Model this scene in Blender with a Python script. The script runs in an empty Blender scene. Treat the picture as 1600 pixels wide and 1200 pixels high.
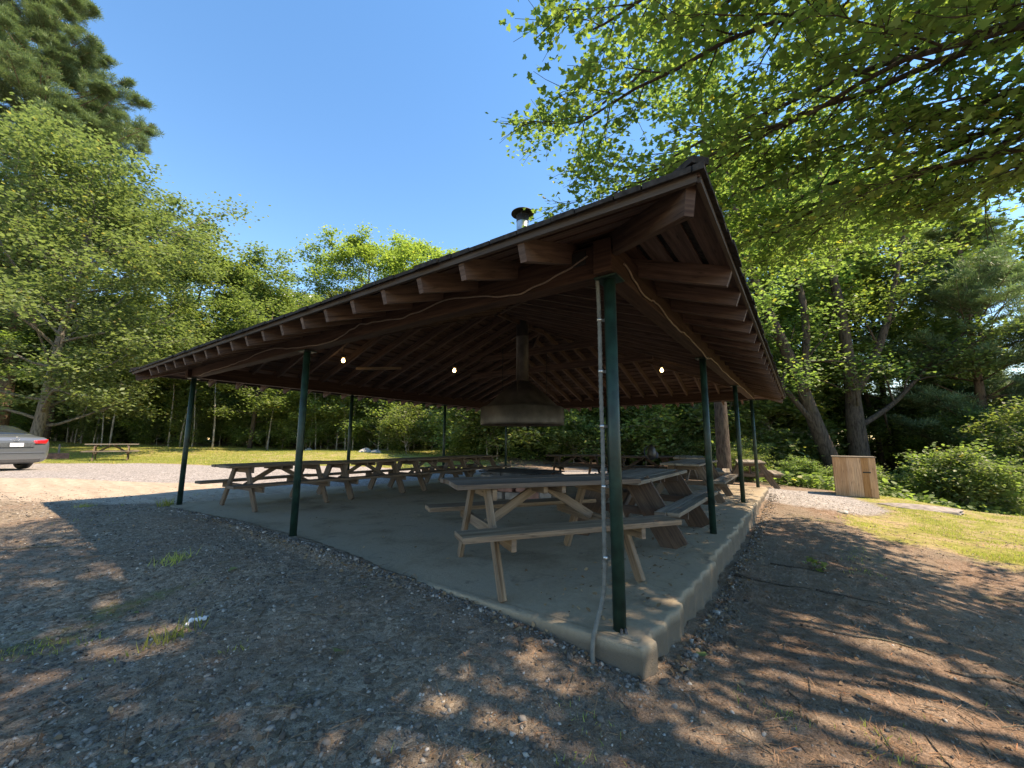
import bpy, bmesh, math, random
import numpy as np
from mathutils import Vector, Matrix
R_ = math.radians
S = bpy.context.scene
COL = S.collection
# ------------------------------------------------------------------ camera
CAM = np.array([-2.561, -1.0025, 1.15])
FWD = np.array([0.8134, 0.5817]); RGT = np.array([0.5817, -0.8134])
def V(d, l, z=0.0):                      # view-aligned ground frame -> world
    return np.array([CAM[0] + FWD[0]*d + RGT[0]*l, CAM[1] + FWD[1]*d + RGT[1]*l, z])
cd = bpy.data.cameras.new('camera'); cam = bpy.data.objects.new('camera', cd); COL.objects.link(cam)
cd.sensor_width = 36.0; cd.sensor_fit = 'HORIZONTAL'; cd.lens = 36.0*627.14/1600; cd.clip_start = 0.05; cd.clip_end = 3000
pit = R_(8.083); f3 = Vector((FWD[0]*math.cos(pit), FWD[1]*math.cos(pit), math.sin(pit)))
q = f3.to_track_quat('-Z', 'Y')
cam.matrix_world = Matrix.Translation(Vector(CAM)) @ q.to_matrix().to_4x4() @ Matrix.Rotation(R_(0.306), 4, 'Z')
S.camera = cam
# ------------------------------------------------------------------ light
SUN = Vector((0.235, -0.50, 0.835)).normalized()
w = bpy.data.worlds.new('World'); S.world = w; w.use_nodes = True
nt = w.node_tree; bg = nt.nodes['Background']; sky = nt.nodes.new('ShaderNodeTexSky'); sky.sky_type = 'NISHITA'
sky.sun_disc = False; sky.sun_elevation = math.asin(SUN.z); sky.sun_rotation = math.atan2(SUN.x, SUN.y)
sky.altitude = 300; sky.air_density = 1.0; sky.dust_density = 0.0; sky.ozone_density = 1.6
hs = nt.nodes.new('ShaderNodeHueSaturation'); hs.inputs['Saturation'].default_value = 1.28
nt.links.new(sky.outputs[0], hs.inputs['Color']); nt.links.new(hs.outputs[0], bg.inputs[0]); bg.inputs[1].default_value = 0.15
sl = bpy.data.lights.new('sun', 'SUN'); sl.energy = 3.7; sl.angle = R_(0.53); sl.color = (1.0, 0.94, 0.84)
so = bpy.data.objects.new('sun', sl); COL.objects.link(so); so.rotation_euler = SUN.to_track_quat('Z', 'Y').to_euler(); so.location = (10, -20, 40)
S.view_settings.view_transform = 'Standard'; S.view_settings.look = 'None'; S.view_settings.gamma = 1
S.view_settings.exposure = 1.5
S.view_settings.use_white_balance = True; S.view_settings.white_balance_temperature = 8600; S.view_settings.white_balance_tint = 16
S.render.engine = 'CYCLES'
S.cycles.max_bounces = 8; S.cycles.diffuse_bounces = 4; S.cycles.transmission_bounces = 6; S.cycles.transparent_max_bounces = 8

# ------------------------------------------------------------------ helpers
def tag(o, label=None, cat=None, group=None, kind=None):
    if label: o['label'] = label
    if cat: o['category'] = cat
    if group: o['group'] = group
    if kind: o['kind'] = kind
    return o
def empty(name, loc=(0, 0, 0), rz=0.0):
    o = bpy.data.objects.new(name, None); COL.objects.link(o); o.empty_display_size = 0.2
    o.location = Vector([float(c) for c in loc]); o.rotation_euler = (0, 0, rz); return o
def copy_tree(root, label=None, group=None):
    c = root.copy(); COL.objects.link(c)
    if label: c['label'] = label
    if group: c['group'] = group
    for ch in root.children:
        k = ch.copy(); COL.objects.link(k); k.parent = c
        for g in ch.children:
            h = g.copy(); COL.objects.link(h); h.parent = k
    return c
def link(name, me, mats, parent=None, smooth=False):
    if not isinstance(mats, (list, tuple)): mats = [mats]
    for m in mats: me.materials.append(m)
    if smooth: me.polygons.foreach_set('use_smooth', [True]*len(me.polygons))
    o = bpy.data.objects.new(name, me); COL.objects.link(o)
    if parent: o.parent = parent
    return o
rgn = random.Random(7)
class MB:                                # mesh builder with metre UVs (u along the grain)
    def __init__(s): s.v = []; s.f = []; s.uv = []; s.m = []; s.sm = []
    def quad(s, pts, uvs=None, m=0, sm=False):
        n = len(s.v); s.v += [tuple(map(float, p)) for p in pts]; s.f.append(tuple(range(n, n+len(pts))))
        s.uv += list(uvs) if uvs else [(0, 0)]*len(pts); s.m.append(m); s.sm.append(sm)
    def bar(s, a, b, wd, ht, up=(0, 0, 1), m=0, taper=1.0, cut_a=0.0, cut_b=0.0):
        a = Vector(a); b = Vector(b); d = (b-a); L = d.length; d.normalize(); up = Vector(up)
        sd = d.cross(up)
        if sd.length < 1e-5: sd = d.cross(Vector((1, 0, 0)))
        sd.normalize(); u = sd.cross(d).normalized()
        n = len(s.v); o = rgn.uniform(0, 50); o2 = rgn.uniform(0, 50)
        for (P, k) in ((a, 1.0), (b, taper)):
            for (i, j) in ((-1, -1), (1, -1), (1, 1), (-1, 1)):
                s.v.append(tuple(P + sd*(i*wd/2*k) + u*(j*ht/2*k)))
        faces = [((0, 1, 5, 4), wd, 0), ((1, 2, 6, 5), ht, 1), ((2, 3, 7, 6), wd, 2), ((3, 0, 4, 7), ht, 3)]
        for fc, ww, k in faces:
            s.f.append(tuple(n+i for i in fc)); s.uv += [(o, o2+k*.7), (o, o2+k*.7+ww), (o+L, o2+k*.7+ww), (o+L, o2+k*.7)]; s.m.append(m); s.sm.append(False)
        for fc in ((3, 2, 1, 0), (4, 5, 6, 7)):
            s.f.append(tuple(n+i for i in fc)); s.uv += [(o, o2), (o+.02, o2), (o+.02, o2+ht), (o, o2+ht)]; s.m.append(m); s.sm.append(False)
    def tube(s, pts, rad, n=10, m=0, cap=True):
        pts = [Vector([float(c) for c in p]) for p in pts]
        if not isinstance(rad, (list, tuple)): rad = [rad]*len(pts)
        base = len(s.v); prev = None; Ls = 0
        for i, p in enumerate(pts):
            t = (pts[min(i+1, len(pts)-1)]-pts[max(i-1, 0)]).normalized()
            if prev is None:
                x = t.orthogonal().normalized()
            else:
                x = (prev - t*prev.dot(t)).normalized()
            prev = x; y = t.cross(x)
            for k in range(n):
                a = 2*math.pi*k/n; s.v.append(tuple(p + (x*math.cos(a)+y*math.sin(a))*rad[i]))
        for i in range(len(pts)-1):
            L2 = Ls+(pts[i+1]-pts[i]).length
            for k in range(n):
                k2 = (k+1) % n
                s.f.append((base+i*n+k, base+i*n+k2, base+(i+1)*n+k2, base+(i+1)*n+k))
                c = 6.283*rad[i]/n
                s.uv += [(Ls, k*c), (Ls, (k+1)*c), (L2, (k+1)*c), (L2, k*c)]; s.m.append(m); s.sm.append(True)
            Ls = L2
        if cap:
            for idx in (list(range(base, base+n))[::-1], list(range(base+(len(pts)-1)*n, base+len(pts)*n))):
                s.f.append(tuple(idx)); s.uv += [(0, 0)]*n; s.m.append(m); s.sm.append(False)
    def lathe(s, prof, c=(0, 0, 0), n=32, m=0):
        base = len(s.v)
        for (r, z) in prof:
            for k in range(n):
                a = 2*math.pi*k/n; s.v.append((c[0]+r*math.cos(a), c[1]+r*math.sin(a), c[2]+z))
        for i in range(len(prof)-1):
            for k in range(n):
                k2 = (k+1) % n; s.f.append((base+i*n+k, base+i*n+k2, base+(i+1)*n+k2, base+(i+1)*n+k))
                s.uv += [(k/n, prof[i][1]), ((k+1)/n, prof[i][1]), ((k+1)/n, prof[i+1][1]), (k/n, prof[i+1][1])]; s.m.append(m); s.sm.append(True)
    def build(s, name, mats, parent=None, bevel=0.0, jit=0.0):
        me = bpy.data.meshes.new(name)
        vv = s.v
        me.from_pydata(vv, [], s.f)
        uvl = me.uv_layers.new(name='UVMap'); uvl.data.foreach_set('uv', np.array(s.uv, dtype=np.float32).ravel())
        me.polygons.foreach_set('material_index', s.m); me.polygons.foreach_set('use_smooth', s.sm); me.update()
        if not isinstance(mats, (list, tuple)): mats = [mats]
        for m in mats: me.materials.append(m)
        o = bpy.data.objects.new(name, me); COL.objects.link(o)
        if parent: o.parent = parent
        if bevel:
            b = o.modifiers.new('bevel', 'BEVEL'); b.width = bevel; b.segments = 2; b.limit_method = 'ANGLE'; b.angle_limit = R_(50)
        return o
def np_mesh(name, verts, counts, idx, uv=None):
    me = bpy.data.meshes.new(name)
    me.vertices.add(len(verts)); me.vertices.foreach_set('co', np.asarray(verts, np.float32).ravel())
    me.loops.add(len(idx)); me.loops.foreach_set('vertex_index', np.asarray(idx, np.int32))
    counts = np.asarray(counts, np.int32); st = np.concatenate([[0], np.cumsum(counts)[:-1]]).astype(np.int32)
    me.polygons.add(len(counts)); me.polygons.foreach_set('loop_start', st)
    try: me.polygons.foreach_set('loop_total', counts)
    except Exception: pass
    me.update(calc_edges=True); me.validate()
    return me
def cards(P, N, size, tv, tf, rs, spin=None, bend=0.0):
    """one template polygon set per point, +Z of the template turned to N, random spin"""
    P = np.asarray(P); n = len(P); N = N/np.maximum(np.linalg.norm(N, axis=1, keepdims=True), 1e-6)
    a = np.where(np.abs(N[:, 2:3]) < .9, np.array([[0, 0, 1.]]), np.array([[1., 0, 0]]))
    X = np.cross(a, N); X /= np.linalg.norm(X, axis=1, keepdims=True); Y = np.cross(N, X)
    th = rs.uniform(0, 2*np.pi, n) if spin is None else spin
    c, s_ = np.cos(th)[:, None], np.sin(th)[:, None]
    X2 = X*c + Y*s_; Y2 = -X*s_ + Y*c
    tv = np.asarray(tv); size = np.asarray(size)[:, None, None]
    W = P[:, None, :] + size*(tv[None, :, 0:1]*X2[:, None, :] + tv[None, :, 1:2]*Y2[:, None, :] + tv[None, :, 2:3]*N[:, None, :])
    k = len(tv); idx = []; cnt = []
    base = (np.arange(n)*k)[:, None]
    fl = np.concatenate([np.array(t) for t in tf])[None, :] + base
    cnt = np.tile([len(t) for t in tf], n)
    return W.reshape(-1, 3), cnt, fl.ravel()

# ------------------------------------------------------------------ materials
class NT:
    def __init__(s, name):
        s.mat = bpy.data.materials.new(name); s.mat.use_nodes = True; s.t = s.mat.node_tree
        s.b = s.t.nodes['Principled BSDF']; s.out = s.t.nodes['Material Output']
    def n(s, typ, ins=None, **kw):
        nd = s.t.nodes.new(typ)
        for k, v in kw.items(): setattr(nd, k, v)
        for k, v in (ins or {}).items(): s.set(nd.inputs[k], v)
        return nd
    def set(s, sock, v):
        if hasattr(v, 'is_linked') or isinstance(v, bpy.types.NodeSocket): s.t.links.new(v, sock)
        elif isinstance(v, tuple) and len(v) == 3 and sock.type == 'RGBA': sock.default_value = (*v, 1)
        else: sock.default_value = v
    def noise(s, scale, vec=None, detail=5, rough=.55, dist=0.0):
        return s.n('ShaderNodeTexNoise', {'Scale': scale, 'Detail': detail, 'Roughness': rough, 'Distortion': dist, **({'Vector': vec} if vec else {})})
    def ramp(s, fac, stops):
        r = s.n('ShaderNodeValToRGB', {'Fac': fac}); e = r.color_ramp.elements
        while len(e) < len(stops): e.new(0.5)
        for i, (p, c) in enumerate(stops):
            e[i].position = p; e[i].color = (c, c, c, 1) if isinstance(c, (int, float)) else (*c, 1)
        return r.outputs[0]
    def mix(s, f, a, b, mode='MIX'):
        m = s.n('ShaderNodeMix', data_type='RGBA', blend_type=mode); s.set(m.inputs[0], f); s.set(m.inputs[6], a); s.set(m.inputs[7], b); return m.outputs[2]
    def math(s, op, a, b=0.0, c=None):
        m = s.n('ShaderNodeMath', operation=op); s.set(m.inputs[0], a); s.set(m.inputs[1], b)
        if c is not None: s.set(m.inputs[2], c)
        return m.outputs[0]
    def bump(s, h, st=.3, dist=.01):
        b = s.n('ShaderNodeBump', {'Height': h, 'Strength': st, 'Distance': dist}); return b.outputs[0]
    def mapv(s, scale, src='UV'):
        tc = s.n('ShaderNodeTexCoord'); mp = s.n('ShaderNodeMapping', {'Vector': tc.outputs[src], 'Scale': scale}); return mp.outputs[0]
def wood(name, c1, c2, c3, grey=0.3, rough=.8, bumpst=.35):
    t = NT(name); v = t.mapv((1.6, 34, 1)); n1 = t.noise(1.0, v, 6, .62, .6).outputs[0]
    v2 = t.mapv((.8, 3.2, 1)); n2 = t.noise(1.0, v2, 4).outputs[0]
    col = t.ramp(n1, [(.3, c1), (.52, c2), (.72, c3)])
    g = t.ramp(n2, [(.38, 0.0), (.68, 1.0)])
    lum = tuple([sum(c2)/3*1.05]*3)
    col = t.mix(t.math('MULTIPLY', g, grey), col, lum)
    v3 = t.mapv((6, 60, 1)); cr = t.ramp(t.noise(1.0, v3, 3, .5).outputs[0], [(.30, 0.35), (.40, 1.0)])
    col = t.mix(.8, col, cr, 'MULTIPLY')
    rpi = t.n('ShaderNodeNewGeometry').outputs['Random Per Island']
    col = t.n('ShaderNodeHueSaturation', {'Color': col, 'Value': t.math('MULTIPLY_ADD', rpi, .55, .72), 'Saturation': t.math('MULTIPLY_ADD', rpi, -.35, 1.15)}).outputs[0]
    t.set(t.b.inputs['Base Color'], col); t.b.inputs['Roughness'].default_value = rough
    t.set(t.b.inputs['Normal'], t.bump(n1, bumpst, .004)); t.b.inputs['Specular IOR Level'].default_value = .25
    return t.mat
def plain(name, c, rough=.5, metal=0.0, nscale=20, amt=.25, spec=.5, coord='Object', bumpst=.1, coat=0):
    t = NT(name); v = t.mapv((1, 1, 1), coord); n = t.noise(nscale, v, 5).outputs[0]
    lo = tuple(x*(1-amt) for x in c); hi = tuple(min(1, x*(1+amt)) for x in c)
    t.set(t.b.inputs['Base Color'], t.ramp(n, [(.3, lo), (.7, hi)])); t.b.inputs['Roughness'].default_value = rough
    t.b.inputs['Metallic'].default_value = metal; t.b.inputs['Specular IOR Level'].default_value = spec
    if coat: t.b.inputs['Coat Weight'].default_value = coat
    if bumpst: t.set(t.b.inputs['Normal'], t.bump(n, bumpst, .003))
    return t.mat
def leafmat(name, c_lo, c_hi, trans=.45, rough=.5, spec=.35, tcol=None, yel=.04):
    t = NT(name); gi = t.n('ShaderNodeNewGeometry'); oi = t.n('ShaderNodeObjectInfo')
    r = gi.outputs['Random Per Island']
    col = t.ramp(r, [(0, c_lo), (.75, c_hi), (.97, tuple(x*1.15 for x in c_hi)), (1, (c_hi[0]*2.0, c_hi[1]*1.25, c_hi[2]))])
    hsv = t.n('ShaderNodeHueSaturation', {'Color': col, 'Hue': t.math('MULTIPLY_ADD', oi.outputs['Random'], .035, .482),
        'Value': t.math('MULTIPLY_ADD', oi.outputs['Random'], .35, .85), 'Saturation': 1.0})
    col = hsv.outputs[0]
    t.set(t.b.inputs['Base Color'], col); t.b.inputs['Roughness'].default_value = rough; t.b.inputs['Specular IOR Level'].default_value = spec
    tr = t.n('ShaderNodeBsdfTranslucent', {'Color': t.mix(1.0, col, tcol or (1.55, 1.75, .85), 'MULTIPLY')})
    mx = t.n('ShaderNodeMixShader', {'Fac': trans}); t.t.links.new(t.b.outputs[0], mx.inputs[1]); t.t.links.new(tr.outputs[0], mx.inputs[2])
    t.t.links.new(mx.outputs[0], t.out.inputs[0]); return t.mat
def barkmat(name, c, sc=1.0):
    t = NT(name); v = t.mapv((9*sc, 9*sc, 2.2*sc), 'Object'); n = t.noise(1.6, v, 7, .65).outputs[0]
    v2 = t.mapv((1, 1, .7), 'Object'); n2 = t.noise(1.5, v2, 4).outputs[0]
    col = t.ramp(n, [(.35, tuple(x*.35 for x in c)), (.52, c), (.75, tuple(x*1.5 for x in c))])
    col = t.mix(t.ramp(n2, [(.5, 0.0), (.7, .45)]), col, (c[0]*.9, c[1]*1.15, c[2]*.8))
    t.set(t.b.inputs['Base Color'], col); t.b.inputs['Roughness'].default_value = .92; t.b.inputs['Specular IOR Level'].default_value = .15
    t.set(t.b.inputs['Normal'], t.bump(n, .8, .04)); return t.mat
M = {}
M['w_light'] = wood('weathered_tan_wood', (.10, .062, .038), (.235, .158, .10), (.34, .245, .165), .35)
M['w_mid'] = wood('weathered_brown_wood', (.07, .047, .033), (.155, .108, .076), (.23, .165, .12), .35)
M['w_dark'] = wood('dark_stained_wood', (.045, .028, .02), (.095, .06, .042), (.14, .095, .07), .3)
M['w_grey'] = wood('grey_weathered_planks', (.09, .07, .052), (.20, .165, .125), (.31, .265, .21), .35)
M['beam'] = wood('brown_stained_beam', (.028, .014, .010), (.062, .034, .024), (.10, .06, .042), .15)
M['rafter'] = wood('brown_rafter_wood', (.042, .024, .018), (.098, .060, .046), (.155, .10, .078), .2)
M['board'] = wood('brown_roof_boards', (.038, .021, .016), (.088, .050, .036), (.14, .085, .062), .2)
M['rafter_end'] = wood('grey_brown_rafter', (.028, .020, .015), (.062, .046, .036), (.10, .075, .06), .3)
M['cedar'] = wood('orange_cedar_boards', (.28, .135, .06), (.46, .25, .13), (.58, .35, .20), .1, bumpst=.5)
M['shingle'] = plain('dark_shingles', (.035, .032, .030), .95, nscale=30, amt=.5, spec=.15, bumpst=.6)
M['green'] = plain('dark_green_paint', (.007, .028, .021), .48, nscale=9, amt=.6, spec=.4)
M['steel'] = plain('dark_sooty_steel', (.062, .058, .057), .55, .25, nscale=4, amt=.5)
M['rim_steel'] = plain('grey_streaked_steel', (.095, .09, .087), .55, .2, nscale=3, amt=.55)
M['galv'] = plain('galvanised_steel', (.50, .52, .52), .32, .85, nscale=6, amt=.25)
M['iron'] = plain('black_iron', (.03, .028, .027), .6, .4, nscale=20)
M['conduit'] = plain('pale_grey_conduit', (.11, .118, .108), .75, nscale=30, amt=.3)
M['cable'] = plain('white_cable', (.20, .155, .12), .7, nscale=30, amt=.2)
M['stone'] = plain('fireplace_stone', (.22, .19, .17), .9, nscale=7, amt=.5, bumpst=.8)
M['brick'] = plain('reddish_brick', (.26, .13, .10), .9, nscale=9, amt=.4, bumpst=.5)
M['rock'] = plain('pale_field_rock', (.34, .33, .31), .9, nscale=5, amt=.5, bumpst=.8)
M['black'] = plain('black_plastic', (.02, .02, .022), .45, nscale=9, amt=.3)
M['navy'] = plain('dark_blue_cloth', (.03, .04, .07), .8, nscale=9, amt=.4)
M['twig'] = barkmat('dead_twig_bark', (.20, .165, .13), 4)
M['bark_maple'] = barkmat('dark_maple_bark', (.075, .058, .046))
M['bark_grey'] = barkmat('grey_bark', (.17, .15, .125))
M['bark_pine'] = barkmat('pine_bark', (.17, .115, .085))
M['bark_pale'] = barkmat('pale_sapling_bark', (.34, .31, .27))
M['lf_over'] = leafmat('overhanging_maple_leaf', (.09, .128, .046), (.17, .215, .078), .58)
M['lf_olive'] = leafmat('olive_leaf', (.085, .115, .055), (.165, .20, .10), .42)
M['lf_mid'] = leafmat('mid_green_leaf', (.085, .125, .048), (.175, .23, .09), .5)
M['lf_bright'] = leafmat('bright_green_leaf', (.13, .185, .055), (.24, .305, .095), .5)
M['lf_dark'] = leafmat('dark_green_leaf', (.085, .13, .055), (.175, .235, .10), .5)
M['lf_pine'] = leafmat('pine_needles', (.075, .12, .065), (.165, .22, .12), .3, tcol=(1.2, 1.4, .8))
M['lf_lit'] = leafmat('litter_leaf', (.11, .07, .045), (.26, .18, .11), .1, .8, .15, tcol=(1, 1, 1))
M['lf_fallen'] = leafmat('fallen_green_leaf', (.12, .17, .06), (.20, .26, .10), .2)
M['needle_lit'] = leafmat('dry_needles', (.13, .06, .038), (.27, .15, .10), .1, .8, .15, tcol=(1, 1, 1))
M['grass'] = leafmat('grass_blade', (.16, .19, .04), (.33, .33, .10), .45)
M['pebble'] = None
def pebble():
    t = NT('grey_pebble'); gi = t.n('ShaderNodeNewGeometry'); v = t.mapv((1, 1, 1), 'Object'); n = t.noise(60, v, 3).outputs[0]
    c = t.ramp(gi.outputs['Random Per Island'], [(0, (.07, .062, .055)), (.5, (.15, .132, .115)), (.85, (.25, .225, .20)), (.96, (.38, .35, .31)), (1, (.5, .46, .41))])
    c = t.mix(.35, c, t.ramp(n, [(.3, .5), (.7, 1.0)]), 'MULTIPLY')
    t.set(t.b.inputs['Base Color'], c); t.b.inputs['Roughness'].default_value = .85; t.b.inputs['Specular IOR Level'].default_value = .2; return t.mat
M['pebble'] = pebble()
def concrete():
    t = NT('worn_concrete'); v = t.mapv((1, 1, 1), 'Object'); n = t.noise(1.1, v, 7, .6, .3).outputs[0]; n2 = t.noise(26, v, 4).outputs[0]
    c = t.ramp(n, [(.28, (.17, .13, .085)), (.5, (.345, .285, .205)), (.72, (.45, .385, .29))])
    c = t.mix(.35, c, t.ramp(n2, [(.3, .6), (.65, 1.0)]), 'MULTIPLY')
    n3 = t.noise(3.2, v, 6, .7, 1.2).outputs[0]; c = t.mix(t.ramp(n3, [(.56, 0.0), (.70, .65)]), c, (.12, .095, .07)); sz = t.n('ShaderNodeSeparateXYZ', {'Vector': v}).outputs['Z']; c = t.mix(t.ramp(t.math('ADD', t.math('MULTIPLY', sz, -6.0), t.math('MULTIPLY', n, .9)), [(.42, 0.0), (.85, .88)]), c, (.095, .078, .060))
    t.set(t.b.inputs['Base Color'], c); t.b.inputs['Roughness'].default_value = .85; t.b.inputs['Specular IOR Level'].default_value = .3
    nb3 = t.noise(120, v, 3).outputs[0]; t.set(t.b.inputs['Normal'], t.bump(t.math('ADD', n2, t.math('ADD', nb3, n3)), .6, .008)); return t.mat
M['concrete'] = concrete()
def groundmat():
    t = NT('ground_soil_gravel_grass'); v = t.mapv((1, 1, 1), 'Object')
    at = lambda nm: t.n('ShaderNodeAttribute', attribute_name=nm).outputs['Fac']
    nb = t.noise(.9, v, 7, .6, .2).outputs[0]; nf = t.noise(9, v, 6, .65).outputs[0]; nff = t.noise(70, v, 4, .7).outputs[0]
    vo = t.n('ShaderNodeTexVoronoi', {'Vector': v, 'Scale': 32.0}); vo2 = t.n('ShaderNodeTexVoronoi', {'Vector': v, 'Scale': 14.0})
    soil = t.ramp(nf, [(.3, (.12, .078, .054)), (.5, (.215, .148, .108)), (.7, (.33, .24, .18))])
    soil = t.mix(t.ramp(nb, [(.42, 0.0), (.6, .75)]), soil, t.ramp(nff, [(.3, (.15, .12, .092)), (.7, (.28, .235, .185))]))
    moss = t.noise(1.7, v, 6, .7, .5).outputs[0]
    grav = t.ramp(vo.outputs['Color'], [(.15, (.17, .155, .145)), (.5, (.31, .285, .27)), (.9, (.46, .43, .405))])
    grav = t.mix(.55, grav, t.ramp(t.n('ShaderNodeTexNoise', {'Vector': v, 'Scale': 6.0, 'Detail': 5.0}).outputs[0], [(.3, .7), (.7, 1.0)]), 'MULTIPLY')
    fg = t.ramp(vo.outputs['Color'], [(.15, (.145, .112, .08)), (.5, (.245, .195, .145)), (.9, (.36, .30, .23))])
    c = t.mix(t.math('MULTIPLY', at('fine'), t.ramp(nb, [(.35, .3), (.6, 1.0)])), soil, fg)
    gr = t.ramp(nf, [(.3, (.14, .145, .035)), (.55, (.25, .245, .065)), (.75, (.36, .33, .12))])
    gr = t.mix(t.ramp(moss, [(.46, 0.0), (.60, .85)]), gr, (.36, .27, .165))
    sand = t.ramp(nf, [(.3, (.35, .275, .205)), (.7, (.49, .405, .32))])
    vs = t.n('ShaderNodeMapping', {'Vector': v, 'Rotation': (0, 0, R_(35.6)), 'Scale': (3.2, .25, 1)}).outputs[0]
    sand = t.mix(.6, sand, t.ramp(t.noise(1.2, vs, 5).outputs[0], [(.35, .68), (.6, 1.0)]), 'MULTIPLY')
    def wob(a, lo, hi):
        return t.ramp(t.math('ADD', a, t.math('MULTIPLY', t.math('SUBTRACT', nf, .5), .9)), [(lo, 0.0), (hi, 1.0)])
    nsp = t.noise(150, v, 3, .6).outputs[0]; c = t.mix(.85, c, t.ramp(nsp, [(.32, .45), (.5, 1.0), (.68, 1.35)]), 'MULTIPLY')
    c = t.mix(wob(at('moss'), .45, .75), c, t.ramp(nf, [(.3, (.06, .08, .022)), (.7, (.13, .15, .05))]))
    c = t.mix(wob(at('sand'), .35, .65), c, sand)
    c = t.mix(wob(at('road'), .35, .6), c, grav)
    c = t.mix(wob(at('lawn'), .38, .62), c, gr)
    t.set(t.b.inputs['Base Color'], c); t.b.inputs['Roughness'].default_value = .95; t.b.inputs['Specular IOR Level'].default_value = .12
    h = t.math('ADD', t.math('MULTIPLY', vo.outputs['Distance'], -.8), t.math('ADD', nff, nf))
    t.set(t.b.inputs['Normal'], t.bump(h, .8, .02)); return t.mat
M['ground'] = groundmat()

# ------------------------------------------------------------------ ground heights and zones
CP = [(0,0,-.36),(-1,-6,-.2),(3,-3,-.2),(5,-4.5,-.06),(5,-6,-.03),(7,-7,.0),(8,-10,.02),(12,-12,.12),(12.7,-15.5,.15),(16,-16,.16),(18.8,-18.5,.16),(30,-25,.5),(38,-30,.7),(30,-45,.6),(60,-50,1.5),
      (16,0,0.02),(24,0,.3),(35,0,.8),(40,-8,1.2),(60,0,2.0),(17,-8,.1),(26,-12,.4),(12,-2,-.03),(15,2,-.05),(10,-9,.05)]
W2 = [(-.4,-.3,-.20),(-.25,.4,-.10),(-.3,1,-.03),(-.5,1,-.05),(-.3,1.8,-.012),(-.3,2.5,-.004),(-.5,2.5,-.04),(-.5,4,-.02),(-.5,6,0),(-.5,9,0),(4,9,-.02),(8,9,-.03),(.5,-.5,-.24),(2,-.5,-.26),(4,-.5,-.27),(6,-.5,-.25),(8,-.4,-.16),(10.3,-.3,-.07),(11,3,-.05),(11,6,-.03),
      (4,-3,-.42),(8,-3,-.45),(11,-2.5,-.42),(2,-4,-.45),(13.5,-2,-.42),(14.5,-1,-.42),(11.5,-4.9,-.55),(8,-6,-.65),(0,-6,-.6),(11.5,.6,-.15),
      (17,-4,-1.3),(20,-6,-2.2),(15,-7.5,-1.6),(12,-10,-1.7),(25,-3,-1.8),(30,-12,-3.5),(18,2,-.25),(22,3,-.1),(60,-30,-6),(28,4,.1),(8,-20,-3),(40,5,.8),(-12,-6,-.2),(-20,10,.1),(5,-10,-1.1)]
cp = np.array([[*V(a, b)[:2], z] for a, b, z in CP] + [list(t) for t in W2])
def sstep(a, b, x): t = np.clip((x-a)/(b-a), 0, 1); return t*t*(3-2*t)
_rs = np.random.RandomState(3)
_lat = _rs.rand(256, 256)
def vnoise(x, y):
    xi = np.floor(x).astype(int); yi = np.floor(y).astype(int); fx = x-xi; fy = y-yi
    fx = fx*fx*(3-2*fx); fy = fy*fy*(3-2*fy); g = lambda a, b: _lat[a % 256, b % 256]
    return (g(xi, yi)*(1-fx)+g(xi+1, yi)*fx)*(1-fy) + (g(xi, yi+1)*(1-fx)+g(xi+1, yi+1)*fx)*fy - .5
def xl(y): return -.13 + .17*sstep(1.2, 3.6, y)*(1-sstep(5.2, 7.2, y)) + .05*vnoise(y*2.3, y*0+3)
def dl(x, y): ax = x-CAM[0]; ay = y-CAM[1]; return ax*FWD[0]+ay*FWD[1], ax*RGT[0]+ay*RGT[1]
def gz(x, y, fine=True):
    x = np.atleast_1d(np.asarray(x, float)); y = np.atleast_1d(np.asarray(y, float))
    num = np.zeros_like(x); den = np.zeros_like(x)
    for px, py, pz in cp:
        w_ = 1/((x-px)**2+(y-py)**2+.35)**1.7; num += w_*pz; den += w_
    z = num/den
    if fine:
        rd = sstep(6.5, 8, dl(x, y)[0])
        far = sstep(30, 60, np.hypot(x, y))
        z = z + vnoise(x*.7, y*.7)*.05*(1-.5*rd) + vnoise(x*2.1+9, y*2.1)*.03*(1-rd) + vnoise(x*6+5, y*6)*.014*(1-rd) + vnoise(x*15, y*15+7)*.008*(1-rd)+far*vnoise(x*.08, y*.08)*1.5
        z = z + vnoise(x*1.2+40, y*1.2)*.05*rd*(1-far)
    ins = (x > xl(y)) & (x < 10.02) & (y > -.17) & (y < 8.2)
    spill = sstep(-.32, -.12, x)*(x < xl(y))*sstep(1.0, 3.0, y)*(1-sstep(7.0, 8.0, y))
    z = np.where(spill > 0, np.maximum(z, z*(1-spill)+.012*spill), z)
    # keep soil off the slab's exposed faces
    return np.where(ins, -.45, z)
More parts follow.
